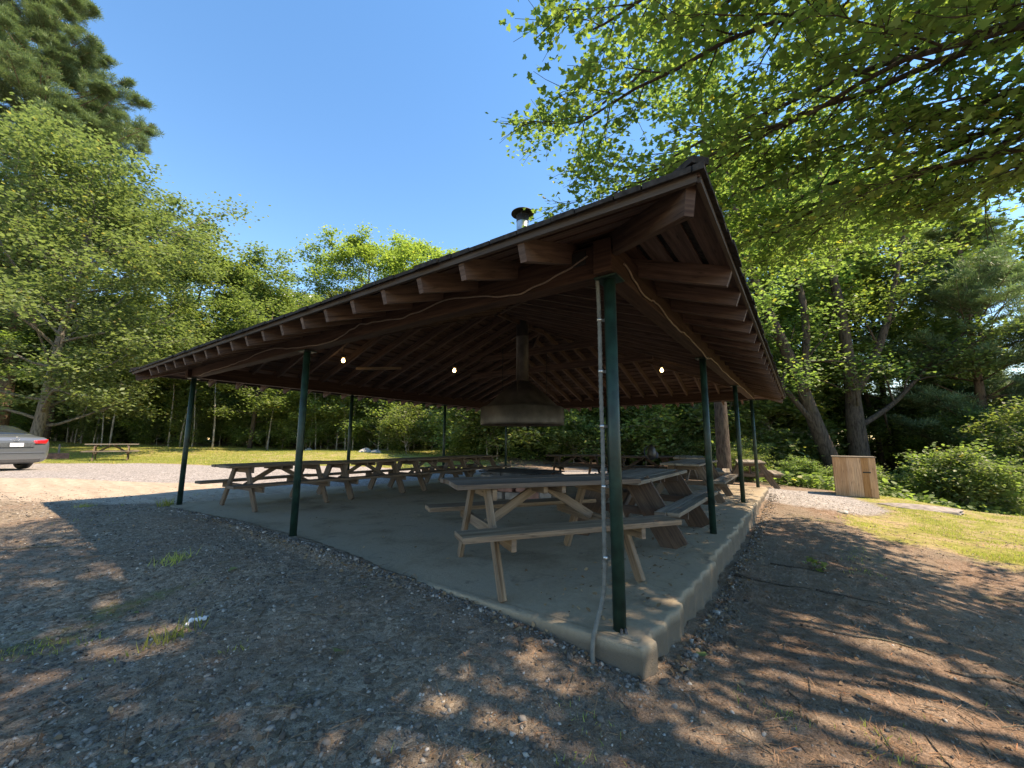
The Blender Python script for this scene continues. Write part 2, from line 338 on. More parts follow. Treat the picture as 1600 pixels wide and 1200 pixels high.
def zones(x, y):
    d, l = dl(x, y); wv = vnoise(x*.5, y*.5)*1.2; wv2 = vnoise(x*2, y*2)*.5
    right = sstep(3.0, 5.5, l+wv-(d-10)*.05)
    road = sstep(10.2, 10.9, d+wv*.6)*(1-sstep(16.2, 17.0, d+wv*.5))*(1-right)
    g2 = (1-sstep(.9, 2.0, np.hypot((x-10.9)/1.9, (y+1.1)/1.0)+wv*.4))       # gravel by the slab's far right corner
    road = np.maximum(road, g2)
    road = np.maximum(road, .62*(1-sstep(.7, 1.3, np.hypot((x-11.6)/1.0, (y+3.4)/1.5)+wv2)))
    sand = sstep(7.3, 8.2, d+wv*.5)*(1-sstep(10.3, 10.9, d+wv*.6))*(1-sstep(-3, 0, l+wv))
    sand = np.maximum(sand, .55*sstep(-3.2, -2.2, -np.abs(x-5)+wv)*sstep(8.4, 8.8, y)*(1-sstep(10, 11, d)))
    lawn = sstep(16.6, 17.0, d+wv*.5)*(1-sstep(31, 35, d+wv*3))*(1-sstep(-5, 2, l+wv*3))
    # right lawn: sunny grass between box and litter
    lr = sstep(5.6, 8.2, x + (-y)*.55 + wv*1.4 + wv2)*sstep(1.1, 2.0, -y+wv*.5)*(1-sstep(14.6, 16, x-.25*(y+2)))
    lawn = np.maximum(lawn, .85*lr*(1-g2))
    fine = (1-sstep(-.8, 1.0, l+.25*(d-2)+wv))*(1-sstep(7.5, 8.5, d))
    moss = np.maximum(sstep(.0, .5, wv2+vnoise(x*.9+3, y*.9)*1.2)*(1-sstep(-1, 1.5, l))*(1-sstep(7, 9, d))*.62, .5*sstep(.1, .5, vnoise(x*1.3+30, y*1.3)*1.4)*sstep(2, 5, l))
    return road, sand, lawn, fine, moss
def axis(lo, hi, n, c, k):
    t = np.linspace(-1, 1, n); s = np.sinh(t*k)/np.sinh(k); s = np.where(s < 0, s*(c-lo), s*(hi-c)) + c; return s
xs = axis(-420, 520, 900, .5, 6.3); ys = axis(-420, 520, 900, .8, 6.3)
XX, YY = np.meshgrid(xs, ys, indexing='ij'); ZZ = gz(XX.ravel(), YY.ravel()).reshape(XX.shape)
nx, ny = XX.shape
zs = zones(XX.ravel(), YY.ravel())
vid = np.arange(nx*ny).reshape(nx, ny)
Q = np.stack([vid[:-1, :-1], vid[1:, :-1], vid[1:, 1:], vid[:-1, 1:]], -1).reshape(-1, 4)
AV = np.stack([XX.ravel(), YY.ravel(), ZZ.ravel()], -1)
fm = [z[Q].mean(1) for z in zs]
cls = np.zeros(len(Q), int); cls[fm[1] > .5] = 2; cls[fm[0] > .5] = 1; cls[fm[2] > .5] = 3
for k, (nm) in enumerate(['ground', 'gravel_road', 'dirt_track', 'lawn']):
    q_ = Q[cls == k]; used, inv = np.unique(q_.ravel(), return_inverse=True)
    me = np_mesh(nm, AV[used], np.full(len(q_), 4), inv)
    for an, za in zip(['road', 'sand', 'lawn', 'fine', 'moss'], zs):
        a_ = me.attributes.new(an, 'FLOAT', 'POINT'); a_.data.foreach_set('value', za[used].astype(np.float32))
    o = link(nm, me, M['ground'], smooth=True); tag(o, kind='structure')
def gzs(x, y): return float(gz(x, y)[0])

# ------------------------------------------------------------------ concrete slab
def slab():
    prm = []                                    # outline as (x,y,normal)
    def seg(a, b, nrm, n):
        for i in range(n): t = i/n; prm.append((a[0]+(b[0]-a[0])*t, a[1]+(b[1]-a[1])*t, nrm))
    x0, x1, y0, y1 = -.15, 10.1, -.21, 8.25
    seg((x0, y0), (x1, y0), (0, -1), 420); seg((x1, y0), (x1, y1), (1, 0), 60); seg((x1, y1), (x0, y1), (0, 1), 60); seg((x0, y1), (x0, y0), (-1, 0), 160)
    rows = [(-.16, -.004), (-.06, -.003), (-.022, -.004), (-.005, -.009), (.0, -.024), (.003, -.08), (.0, -.14), (.004, -.2), (.01, -.28), (.01, -.5)]
    v = []; f = []
    n = len(prm)
    for (off, z) in rows:
        for (x, y, nr) in prm:
            k = 0.0
            if nr == (0, -1):
                ph = x*2*math.pi/.62
                step = .05*(((x*1.05+.3*math.sin(x*1.7)) % 1.0)-.5)
                k = (-.022*abs(math.sin(ph*1.1+.6*math.sin(x*1.3))) + step)*min(1, max(0, (x+.1)*6))*(1 if off > -.1 else .6)
                k += .008*float(vnoise(np.array([x*9]), np.array([z*20]))[0])
            else:
                k = .02*float(vnoise(np.array([x*3+y*3]), np.array([z*8]))[0])
            c = 0.0
            dcn = math.hypot(x-x0, y-y0)
            if dcn < .10: c = -(.10-dcn)*.3
            wob = .008*float(vnoise(np.array([x*4]), np.array([y*4]))[0])
            if off < -.1: k = c = 0.0
            v.append((x+nr[0]*(off+k+c), y+nr[1]*(off+k+c), z+wob*(1 if (z > -.02 and off > -.05) else 0)))
    for r in range(len(rows)-1):
        for i in range(n):
            j = (i+1) % n; f.append((r*n+i, (r+1)*n+i, (r+1)*n+j, r*n+j))
    nb = len(v); q_ = .066; v += [(x0+q_, y0+q_, 0), (x1-q_, y0+q_, 0), (x1-q_, y1-q_, 0), (x0+q_, y1-q_, 0)]; f.append((nb, nb+1, nb+2, nb+3))
    me = bpy.data.meshes.new('concrete_slab'); me.from_pydata(v, [], f); me.update()
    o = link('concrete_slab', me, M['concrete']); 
    me.polygons.foreach_set('use_smooth', [i < len(me.polygons)-1 for i in range(len(me.polygons))])
    tag(o, kind='structure')
slab()

# ------------------------------------------------------------------ pavilion
HT = 2.26; SL = .35; OV = .69; LX = 9.78; LY = 8.09
def zr(dist): return 2.45 + SL*dist              # underside of rafters, dist inward from wall line
pav = empty('picnic_pavilion', (0, 0, 0))
tag(pav, 'open timber picnic pavilion with hipped shingle roof on green steel posts', 'pavilion')
posts = [(0, 0), (3.26, 0), (6.52, 0), (9.78, 0), (0, 4.045), (0, 8.09), (3.26, 8.09), (6.52, 8.09), (9.78, 8.09), (9.78, 4.045)]
for i, (x, y) in enumerate(posts):
    m = MB(); zb = 0.0 if i != 5 else -.08
    m.tube([(x, y, zb), (x, y, HT+.01)], .041, 20)
    p = m.build('post', M['green'], pav)
    m = MB(); m.bar((x-.0, y, HT+.012), (x, y, HT+.0), .16, .16, up=(0, 1, 0)); m.build('cap_plate', M['green'], p)
    if i in (0, 4):
        m = MB()
        for (bx, by) in ((-.05, -.03), (-.03, -.05)) if i == 0 else ((-.055, 0),):
            m = MB(); m.lathe([(.0, .028), (.009, .028), (.011, .0)], (x+bx, y+by, .0), 8); m.build('anchor_bolt', M['steel'], p)
def beam(a, b, parent=pav, wd=.13, ht=.235, z=HT+.02+.1175, name='beam', mat='beam', lip=0):
    m = MB(); A = Vector((*a, z)); B = Vector((*b, z)); n = 3
    m.bar(A, B, wd, ht); return m.build(name, M[mat], parent, .004)
e = .12
beam((-e, 0), (LX+e, 0)); beam((-e, LY), (LX+e, LY)); beam((0, .067), (0, LY-.067)); beam((LX, .067), (LX, LY-.067))
# common rafters: two long faces (run along Y), two hip faces (run along X)
RH = .14; RW = .045
def rafter(a, b, name='rafter', mat='rafter', w_=RW, h=RH):
    m = MB(); a = Vector(a); b = Vector(b)
    m.bar(a+Vector((0, 0, h/2)), b+Vector((0, 0, h/2)), w_, h, up=(0, 0, 1)); return m.build(name, M[mat], pav)
half = LY/2; RX0 = half; RX1 = LX-half
rs_ = random.Random(11)
sp = .415
def jit(): return rs_.uniform(-.008, .008)
k = 0
x = .46
while x < LX-.3:
    inn = min(x, LX-x, half)
    for sy in (0, 1):
        ya, yb = -OV, inn
        A = (x, ya, zr(ya)); B = (x, yb-.02, zr(yb-.02))
        if sy: A = (x, LY-ya, A[2]); B = (x, LY-yb+.02, B[2])
        rafter(A, B)
    x += .49
y = .27 - .0
ys_ = [.27]+[.75+.4155*i for i in range(0, 18)]
for y in ys_:
    if y > LY-.2: continue
    inn = min(y, LY-y)
    for sx in (0, 1):
        A = (-OV, y, zr(-OV)); B = (inn-.02, y, zr(inn-.02))
        if sx: A = (LX-A[0], y, A[2]); B = (LX-B[0], y, B[2])
        rafter(A, B)
for (cx, cy, dx, dy) in ((0, 0, 1, 1), (LX, 0, -1, 1), (0, LY, 1, -1), (LX, LY, -1, -1)):
    o_ = OV-.02
    A = (cx-dx*o_, cy-dy*o_, zr(-o_)-.02); B = (cx+dx*half, cy+dy*half, zr(half)-.02)
    rafter(A, B, 'hip_rafter', 'beam', .05, .19)
m = MB(); m.bar((RX0-.1, half, zr(half)+.02), (RX1+.1, half, zr(half)+.02), .05, .2); m.build('ridge_beam', M['beam'], pav)
for (x, z) in ((6.1, 2.98), (5.5, 3.3)):
    dd = (z-2.45)/SL - .05
    m = MB(); m.bar((x, dd, z), (x, LY-dd, z), .045, .15); m.build('collar_tie', M['rafter'], pav)
# brace boards beside the beams near the corner
m = MB(); m.bar((.08, .085, 2.42), (1.0, .09, 2.50), .03, .14); m.build('brace_board', M['rafter'], pav, .003)
# face frames: (origin at eave corner, direction along the eave, inward direction, eave length)
FACES = [((-OV, -OV), (1, 0), (0, 1), LX+2*OV, 'y'), ((LX+OV, -OV), (0, 1), (-1, 0), LY+2*OV, 'x'), ((LX+OV, LY+OV), (-1, 0), (0, -1), LX+2*OV, 'y'), ((-OV, LY+OV), (0, -1), (1, 0), LY+2*OV, 'x')]
EXT = .03
for (O, U, W_, L, typ) in FACES:
    def P(u, v, z): return (O[0]+U[0]*u+W_[0]*v, O[1]+U[1]*u+W_[1]*v, z)
    fw = half+OV
    top = lambda v: zr(v-OV)+RH
    # spaced sheathing boards
    m = MB(); v = -EXT; r2 = random.Random(len(typ)+int(L*10))
    while v < fw-.05:
        bw = .15; v2 = v+bw
        a0 = max(0, v)+.012; 
        pts_b = [P(max(v, -EXT), v, top(v)+.002), P(L-max(v, -EXT), v, top(v)+.002), P(L-v2, v2, top(v2)+.002), P(v2, v2, top(v2)+.002)]
        pts_t = [(p[0], p[1], p[2]+.02) for p in pts_b]
        o1 = r2.uniform(0, 90)
        uv = [(o1, 0), (o1+L, 0), (o1+L-bw, bw), (o1+bw, bw)]
        m.quad(pts_b[::-1], uv[::-1]); m.quad(pts_t, uv)
        for i in range(4):
            j = (i+1) % 4; m.quad([pts_b[i], pts_b[j], pts_t[j], pts_t[i]], [(o1, 0), (o1+L, 0), (o1+L, .02), (o1, .02)])
        v += bw+.045
    m.build('roof_boards', M['board'], pav)
    # shingle courses, overlapped, with ragged butts
    m = MB(); v = -EXT-.035; course = .19
    while v < fw-.02:
        v2 = min(v+course+.06, fw)
        u = max(v, -EXT-.03); ue = L-u
        while u < ue-.001:
            wd = min(r2.uniform(.11, .24), ue-u); g = .004
            jj = r2.uniform(-.012, .012); lift = r2.uniform(.0, .012)
            ua, ub = u+g, u+wd-g
            # clip to hip
            ta = max(ua, v2) if ua < v2 else ua; tb = min(ub, L-v2) if ub > L-v2 else ub
            if tb-ta < .01: ta = tb = min(max((ua+ub)/2, v2), L-v2)
            if ub-ua > .015:
                zb = top(v+jj)+.024
                b4 = [P(ua, v+jj, zb), P(ub, v+jj, zb), P(tb, v2, top(v2)+.024), P(ta, v2, top(v2)+.024)]
                t4 = [(b4[0][0], b4[0][1], b4[0][2]+.022+lift), (b4[1][0], b4[1][1], b4[1][2]+.022+lift), (b4[2][0], b4[2][1], b4[2][2]+.004), (b4[3][0], b4[3][1], b4[3][2]+.004)]
                m.quad(b4[::-1]); m.quad(t4); m.quad([b4[0], b4[1], t4[1], t4[0]]); m.quad([b4[1], b4[2], t4[2], t4[1]]); m.quad([b4[3], b4[0], t4[0], t4[3]])
            u += wd
        v += course
    m.build('roof_shingles', M['shingle'], pav)
    m = MB(); a = P(-.02, -.022, top(-.02)-.004); b = P(L+.02, -.022, top(-.02)-.004)
    m.bar(a, b, .022, .045); m.build('eave_strip', M['rafter_end'], pav)
for (cx, cy, dx, dy) in ((0, 0, 1, 1), (LX, 0, -1, 1), (0, LY, 1, -1), (LX, LY, -1, -1)):
    m = MB(); n = 26
    for i in range(n):
        t0 = -OV-.04 + (half+OV+.04)*i/n; t1 = t0+(half+OV)/n+.06
        z0 = zr(t0)+RH+.075; z1 = zr(t1)+RH+.052
        a = (cx+dx*t0, cy+dy*t0, z0); b = (cx+dx*t1, cy+dy*t1, z1)
        m.bar(a, b, .085, .03)
    m.build('hip_cap', M['shingle'], pav)
m = MB()
for i in range(8): m.bar((RX0-.1+i*.24, half, zr(half)+RH+.07), (RX0+.2+i*.24, half, zr(half)+RH+.055), .2, .03)
m.build('ridge_cap', M['shingle'], pav)

# ------------------------------------------------------------------ smoke hood over the fire pit
HC = (4.89, 4.04)
hood = empty('smoke_hood', (*HC, 1.5)); tag(hood, 'big dark steel smoke hood with flue pipe hanging under the roof over the fire pit', 'smoke hood')
m = MB(); m.lathe([(.935, .03), (.925, 0), (.90, .0), (.915, .04), (.915, .36), (.93, .375), (.93, .04)], n=48); m.build('hood_skirt', M['rim_steel'], hood)
m = MB(); m.lathe([(.93, .375), (.90, .395), (.80, .42), (.68, .53), (.53, .68), (.35, .84), (.20, .94), (.15, .99)], n=48); m.build('hood_cone', M['steel'], hood)
m = MB(); m.lathe([(.15, .95), (.142, 1.0), (.142, 2.0), (.15, 2.0), (.15, 2.03), (.142, 2.04), (.142, 2.6)], n=28); m.build('flue_pipe', M['steel'], hood)
m = MB(); m.lathe([(.145, 2.55), (.145, 4.55), (.15, 4.56), (.15, 4.60), (.145, 4.61), (.145, 4.9)], n=28); m.build('chimney_pipe', M['galv'], hood)
m = MB(); m.lathe([(.148, 4.84), (.148, 5.02), (.14, 5.02)], n=28)
for k in range(4):
    a = k*math.pi/2+.4; m.bar((.14*math.cos(a), .14*math.sin(a), 4.95), (.16*math.cos(a), .16*math.sin(a), 5.1), .02, .006)
m.lathe([(.0, 5.17), (.12, 5.15), (.27, 5.08), (.275, 5.06), (.26, 5.06), (.0, 5.11)], n=32); m.build('chimney_cap', M['iron'], hood)
for k in range(3):
    a = R_(205+120*k); m = MB(); m.tube([(.6*math.cos(a), .6*math.sin(a), .45), (.6*math.cos(a), .6*math.sin(a), 1.5+k*.2)], .008, 6); m.build('hanger_rod', M['iron'], hood)
# fire pit
fp = empty('fire_pit', (*HC, 0)); tag(fp, 'low stone and brick fire pit on the slab under the smoke hood', 'fire pit')
def pit():
    m = MB(); r2 = random.Random(5)
    for c in range(3):
        n = 16
        for k in range(n):
            a = 2*math.pi*(k+.5*(c % 2))/n+r2.uniform(-.03, .03); rr = .80+r2.uniform(-.02, .02)
            t = (-math.sin(a), math.cos(a)); L = .145
            m.bar((rr*math.cos(a)-t[0]*L, rr*math.sin(a)-t[1]*L, .075+c*.15), (rr*math.cos(a)+t[0]*L, rr*math.sin(a)+t[1]*L, .075+c*.15+r2.uniform(-.01, .01)), .2, .138, m=int(r2.random() < .3))
    return m
pit().build('stone_ring', [M['stone'], M['brick']], fp, .018)
m = MB()
for k in range(9): m.tube([(-.55+.14*k, -.75, .5), (-.55+.14*k, .75, .5)], .012, 6)
m.tube([(-.62, -.7, .49), (.65, -.7, .49)], .014, 6); m.tube([(-.62, .7, .49), (.65, .7, .49)], .014, 6); m.build('grate', M['iron'], fp)
m = MB(); m.lathe([(0, .12), (.4, .16), (.72, .1)], n=20); m.build('ash_bed', plain('grey_ash', (.12, .11, .105), .95), fp)

# ------------------------------------------------------------------ conduit, cables, bulbs
cond = empty('electrical_conduit', (-.033, .042, 0)); tag(cond, 'ribbed grey flexible conduit strapped to the near green corner post and bending into the soil', 'conduit')
pts = [(.04, .02, 2.50), (.0, .045, 2.46), (-.005, .04, 2.36), (.0, .03, 2.2), (.0, .025, 1.9), (-.003, .026, 1.5), (.002, .025, 1.1), (-.004, .028, .8), (-.002, .03, .5), (-.004, .035, .3), (-.03, .045, .16), (-.09, .055, .06), (-.135, .06, -.02), (-.16, .055, -.09), (-.17, .05, -.16), (-.172, .05, -.3)]
def smooth_pts(pts, n=8):
    pts = [Vector(p) for p in pts]; out = []
    for i in range(len(pts)-1):
        p0 = pts[max(i-1, 0)]; p1 = pts[i]; p2 = pts[i+1]; p3 = pts[min(i+2, len(pts)-1)]
        for k in range(n):
            t = k/n; out.append(.5*((2*p1)+(-p0+p2)*t+(2*p0-5*p1+4*p2-p3)*t*t+(-p0+3*p1-3*p2+p3)*t**3))
    out.append(pts[-1]); return out
sp_ = smooth_pts(pts, 22); rad = [.0155 if (i % 2) else .0128 for i in range(len(sp_))]
m = MB(); m.tube(sp_, rad, 10); m.build('conduit_tube', M['conduit'], cond)
for z in (.42, .86, 1.25, 1.62, 1.98):
    m = MB(); m.tube([(-.0, .0245+.0, z-.011), (-.0, .0245, z+.011)], .0185, 12)
    m.bar((.02, .005, z), (.035, -.0, z), .02, .018); m.build('strap', M['galv'], cond)
m = MB(); m.bar((-.02, .10, 2.44), (-.02, .21, 2.44), .05, .10); m.build('junction_box', M['iron'], cond, .004)
def cable(pts, label, r=.007, seed=0, wob=.015):
    r2 = random.Random(seed); P2 = smooth_pts(pts, 6); P2 = [p+Vector((r2.uniform(-wob, wob)*.3, r2.uniform(-wob, wob)*.3, r2.uniform(-wob, wob)*.6)) for p in P2]
    m = MB(); m.tube(smooth_pts(P2, 3), r, 6); tag(m.build('electric_cable', M['cable']), label, 'cable')
cable([(-.075, .12, 2.44), (-.075, .7, 2.30), (-.08, 1.4, 2.40), (-.08, 2.1, 2.35), (-.08, 2.8, 2.39), (-.08, 3.4, 2.28), (-.08, 4.3, 2.33), (-.08, 5.0, 2.40), (-.08, 5.8, 2.33), (-.08, 6.6, 2.30), (-.08, 7.6, 2.27)], 'thin white cable stapled along the left side beam of the pavilion', seed=1)
cable([(.1, -.075, 2.41), (.5, -.08, 2.30), (.9, -.08, 2.33), (1.4, -.08, 2.27), (2.1, -.08, 2.29), (3.1, -.078, 2.25), (3.5, -.08, 2.28), (5, -.08, 2.26), (7, -.08, 2.28), (9.5, -.08, 2.27)], 'thin white cable sagging along the right side beam of the pavilion', seed=2)
em = NT('lit_bulb_glass'); em.b.inputs['Base Color'].default_value = (1, .85, .55, 1); em.b.inputs['Emission Color'].default_value = (1, .75, .38, 1); em.b.inputs['Emission Strength'].default_value = 6
BL = ['the bulb nearest the left green mid post', 'hanging above the fire pit left of the smoke hood', 'right of the near corner post under the far rafters']
for (loc, lb) in (((2.05, 6.6, 2.80), 'lit bare bulb under the rafters above the left middle post'), ((3.92, 5.23, 2.73), 'lit bare bulb hanging left of the smoke hood pipe'), ((6.4, 1.37, 2.72), 'lit bare bulb under the far right rafters, right of the near corner post')):
    b = empty('light_bulb', loc); tag(b, lb, 'light bulb', 'bare bulbs under the pavilion roof')
    m = MB(); m.lathe([(.0, .1), (.05, .1), (.055, .06), (.03, .04), (.02, .03)], n=14); m.tube([(0, 0, .1), (0, 0, .16+.1)], .008, 6); m.build('socket', M['rafter_end'], b)
    m = MB(); m.lathe([(.014, .035), (.02, .02), (.034, -.01), (.034, -.035), (.02, -.055), (.0, -.062)], n=16); m.build('glass_bulb', em.mat, b)
m = MB(); m.bar((2.35, 6.60, 2.66), (3.08, 6.02, 2.72), .03, .055); tag(m.build('wooden_strip', M['w_light'], None, .003), 'pale wooden strip hung below the rafters between the two left bulbs', 'board')

# ------------------------------------------------------------------ picnic tables
def table(name_label, c, ang, z0=0.0, L=.93, zt=.75, zb=.45, wt=.36, bo=.76, legL=.61, foot=.63, legw=.09, legd=.04, mats=('w_light', 'w_light', 'w_light'), bench_planks=1, planks=5, brace=True, bL=None, plank_leg=False, seed=0, group='wooden picnic tables in the pavilion'):
    r2 = random.Random(seed); t = empty('picnic_table', (c[0], c[1], z0), ang)
    tag(t, name_label, 'picnic table', group); bL = bL or L; th = .04
    m = MB(); pw = 2*wt/planks
    for i in range(planks):
        y = -wt+pw*(i+.5); e1 = r2.uniform(-.015, .012); e2 = r2.uniform(-.015, .012); dz = r2.uniform(-.003, .003)
        m.bar((-L+e1, y, zt-th/2+dz), (L+e2, y, zt-th/2+dz+r2.uniform(-.003, .003)), pw-.006-r2.uniform(0, .004), th)
    m.build('tabletop', M[mats[0]], t, .004)
    for s in (-1, 1):
        m = MB(); n = bench_planks; bw = .245/n
        for i in range(n):
            y = s*(bo-.1225)+(-.1225+bw*(i+.5)); m.bar((-bL+r2.uniform(-.012, .012), y, zb-.02+r2.uniform(-.002, .002)), (bL+r2.uniform(-.012, .012), y, zb-.02), bw-(.006 if n > 1 else 0), .042)
        m.build('bench', M[mats[1]], t, .005)
    for sx in (-1, 1):
        x = sx*legL
        for sy in (-1, 1):
            m = MB(); ty = .22 if not plank_leg else .20
            lw = legw
            # a leg: broad face across the length of the table
            m.bar((x, sy*foot, 0), (x, sy*ty, zt-th-.002), legd, lw, up=(0, sy, 0)) if not plank_leg else m.bar((x, sy*(foot-.03), 0), (x, sy*ty, zt-th-.002), legd, lw, up=(0, sy, 0))
            lo = m.build('leg', M[mats[2]], t, .003)
        k = x-sx*(legd/2+.022)
        m = MB(); m.bar((k, -bo+.03, zb-.042-.047), (k, bo-.03, zb-.042-.047), .04, .09); m.build('bench_support', M[mats[2]], t, .003)
        m = MB(); m.bar((k, -wt+.03, zt-th-.05), (k, wt-.03, zt-th-.05), .04, .09); m.build('top_support', M[mats[2]], t, .003)
        if brace:
            m = MB(); m.bar((k-sx*.03, 0, zb-.07), (sx*.06, 0, zt-th-.04), .036, .075); m.build('brace', M[mats[2]], t, .003)
            m = MB(); m.bar((sx*.09, -wt+.06, zt-th-.032), (sx*.09, wt-.06, zt-th-.032), .04, .06); m.build('cleat', M[mats[2]], t, .002)
    return t
T = math.atan2(-.546, .838)
table('tan weathered picnic table standing nearest the near green corner post, set diagonally', (.765, 1.03), T, L=.88, bL=.95, zt=.80, zb=.50, wt=.34, bo=.77, mats=('w_mid', 'w_light', 'w_light'), seed=1, legw=.09)
table('long dark picnic table with broad plank legs just behind the near diagonal table', (2.87, .79), 0.0, L=1.12, bL=1.15, zt=.735, zb=.45, legL=.68, legw=.285, plank_leg=True, mats=('w_grey', 'w_grey', 'w_dark'), bench_planks=2, seed=2)
table('grey picnic table with plank legs, second along the right edge of the slab', (6.75, .95), 0.02, L=1.15, bL=1.1, zt=.74, zb=.44, legL=.62, legw=.14, mats=('w_grey', 'w_grey', 'w_mid'), bench_planks=2, seed=3)
table('brown picnic table nearest the left green corner post in the back row', (1.05, 6.83), .03, L=.92, bL=1.0, zt=.73, zb=.44, legw=.10, mats=('w_mid', 'w_mid', 'w_mid'), seed=4)
table('brown picnic table second from the left in the back row', (2.83, 6.85), -.02, L=.90, bL=.92, zt=.715, zb=.43, legL=.62, legw=.16, mats=('w_mid', 'w_mid', 'w_mid'), seed=5)
table('brown picnic table third from the left in the back row', (4.58, 6.76), .02, L=.88, bL=.92, zt=.72, zb=.43, legL=.60, legw=.14, mats=('w_mid', 'w_mid', 'w_mid'), seed=6)
table('brown picnic table fourth in the back row, last before the smoke hood', (6.38, 6.85), -.05, L=.90, bL=.92, zt=.72, zb=.43, legw=.14, mats=('w_mid', 'w_mid', 'w_mid'), seed=7)
T2 = math.atan2(RGT[1], RGT[0])
table('dark brown picnic table beyond the fire pit, just right of the smoke hood', (9.3, 4.95), T2+.1, L=.9, zt=.72, zb=.43, legw=.12, mats=('w_dark', 'w_dark', 'w_dark'), seed=8)
table('dark picnic table at the far side of the slab, behind the near corner post', (9.25, 2.75), T2-.12, L=.92, zt=.74, zb=.43, legw=.10, mats=('w_dark', 'w_dark', 'w_dark'), seed=9)
table('grey picnic table on the gravel past the far right corner of the slab', (11.9, .35), R_(8), z0=gzs(11.9, .35)+.0, L=.95, zt=.76, zb=.45, legw=.14, mats=('w_grey', 'w_grey', 'w_mid'), bench_planks=2, seed=10, group='picnic tables outside the pavilion')
pt = V(18.8, -18.45); table('sunlit grey picnic table on the left lawn beside the silver car', pt[:2], T2+R_(41), z0=gzs(pt[0], pt[1])+.01, L=.88, bL=.92, zt=.76, zb=.45, legL=.56, legw=.12, mats=('w_grey', 'w_grey', 'w_mid'), seed=11, group='picnic tables outside the pavilion')
table('grey picnic table half hidden behind far posts', (8.9, 1.45), R_(12), L=.9, zt=.77, zb=.45, legw=.12, mats=('w_grey', 'w_grey', 'w_mid'), seed=12)
# backpack on the far table
bp = empty('backpack', (8.2, 2.2, .77), .5); tag(bp, 'dark blue and black backpack slumped on the end of the far table', 'backpack')
def blob(name, r, c, mat, parent, seed=0, lump=.12, sub=3):
    bm = bmesh.new(); bmesh.ops.create_icosphere(bm, subdivisions=sub, radius=1); r2 = np.random.RandomState(seed)
    ph = r2.rand(6)*6
    for v in bm.verts:
        k = 1+lump*(math.sin(v.co.x*3+ph[0])+math.sin(v.co.y*3.7+ph[1])+math.sin(v.co.z*3.3+ph[2])+.5*math.sin(v.co.x*8+ph[3])*math.sin(v.co.y*9+ph[4]))*.5
        v.co = Vector((c[0]+v.co.x*k*r[0], c[1]+v.co.y*k*r[1], c[2]+v.co.z*k*r[2]))
    me = bpy.data.meshes.new(name); bm.to_mesh(me); bm.free(); return link(name, me, mat, parent, True)
blob('bag_body', (.15, .11, .20), (0, 0, .1), M['black'], bp, 2, .1); blob('front_pocket', (.11, .06, .10), (.02, -.1, .04), M['navy'], bp, 3, .1)
m = MB(); m.tube(smooth_pts([(.02, .08, .26), (.05, .16, .2), (.05, .17, .05), (.02, .1, -.06)], 5), .014, 8); m.build('strap', M['navy'], bp)

# ------------------------------------------------------------------ wooden box on the right lawn
bx = V(12.5, 10.45); zb_ = gzs(13.6, -2.2)
box = empty('wooden_bin', (bx[0], bx[1], zb_-.02), T2-R_(37)); tag(box, 'upright box of raw orange cedar boards standing at the lawn edge on the right', 'wooden bin')
m = MB(); nb_ = 6; W = .98; H = 1.16
for i in range(nb_):
    pw = W/nb_; x = -W/2+pw*(i+.5); m.bar((x, -.38, 0.02+rgn.uniform(-.01, .01)), (x, -.38, H), pw-.004, .02, up=(0, 1, 0))
m.build('front_panel', M['cedar'], box)
for sx in (-1, 1):
    m = MB()
    for i in range(4): m.bar((sx*(W/2-.012), -.36+.19*(i+.5), .02), (sx*(W/2-.012), -.36+.19*(i+.5), H), .186, .02, up=(1, 0, 0))
    m.build('side_panel', M['cedar'], box)
m = MB()
for i in range(nb_): x = -W/2+W/nb_*(i+.5); m.bar((x, .40, .02), (x, .40, H), W/nb_-.004, .02, up=(0, 1, 0))
m.build('back_panel', M['cedar'], box)
m = MB(); m.bar((-W/2-.02, .0, H+.02), (W/2+.02, .0, H+.02), .84, .03); m.build('lid', M['w_grey'], box, .004)
m = MB(); m.bar((.18, -.40, .74), (.36, -.40, .74), .012, .035); m.build('handle_slot', M['iron'], box)

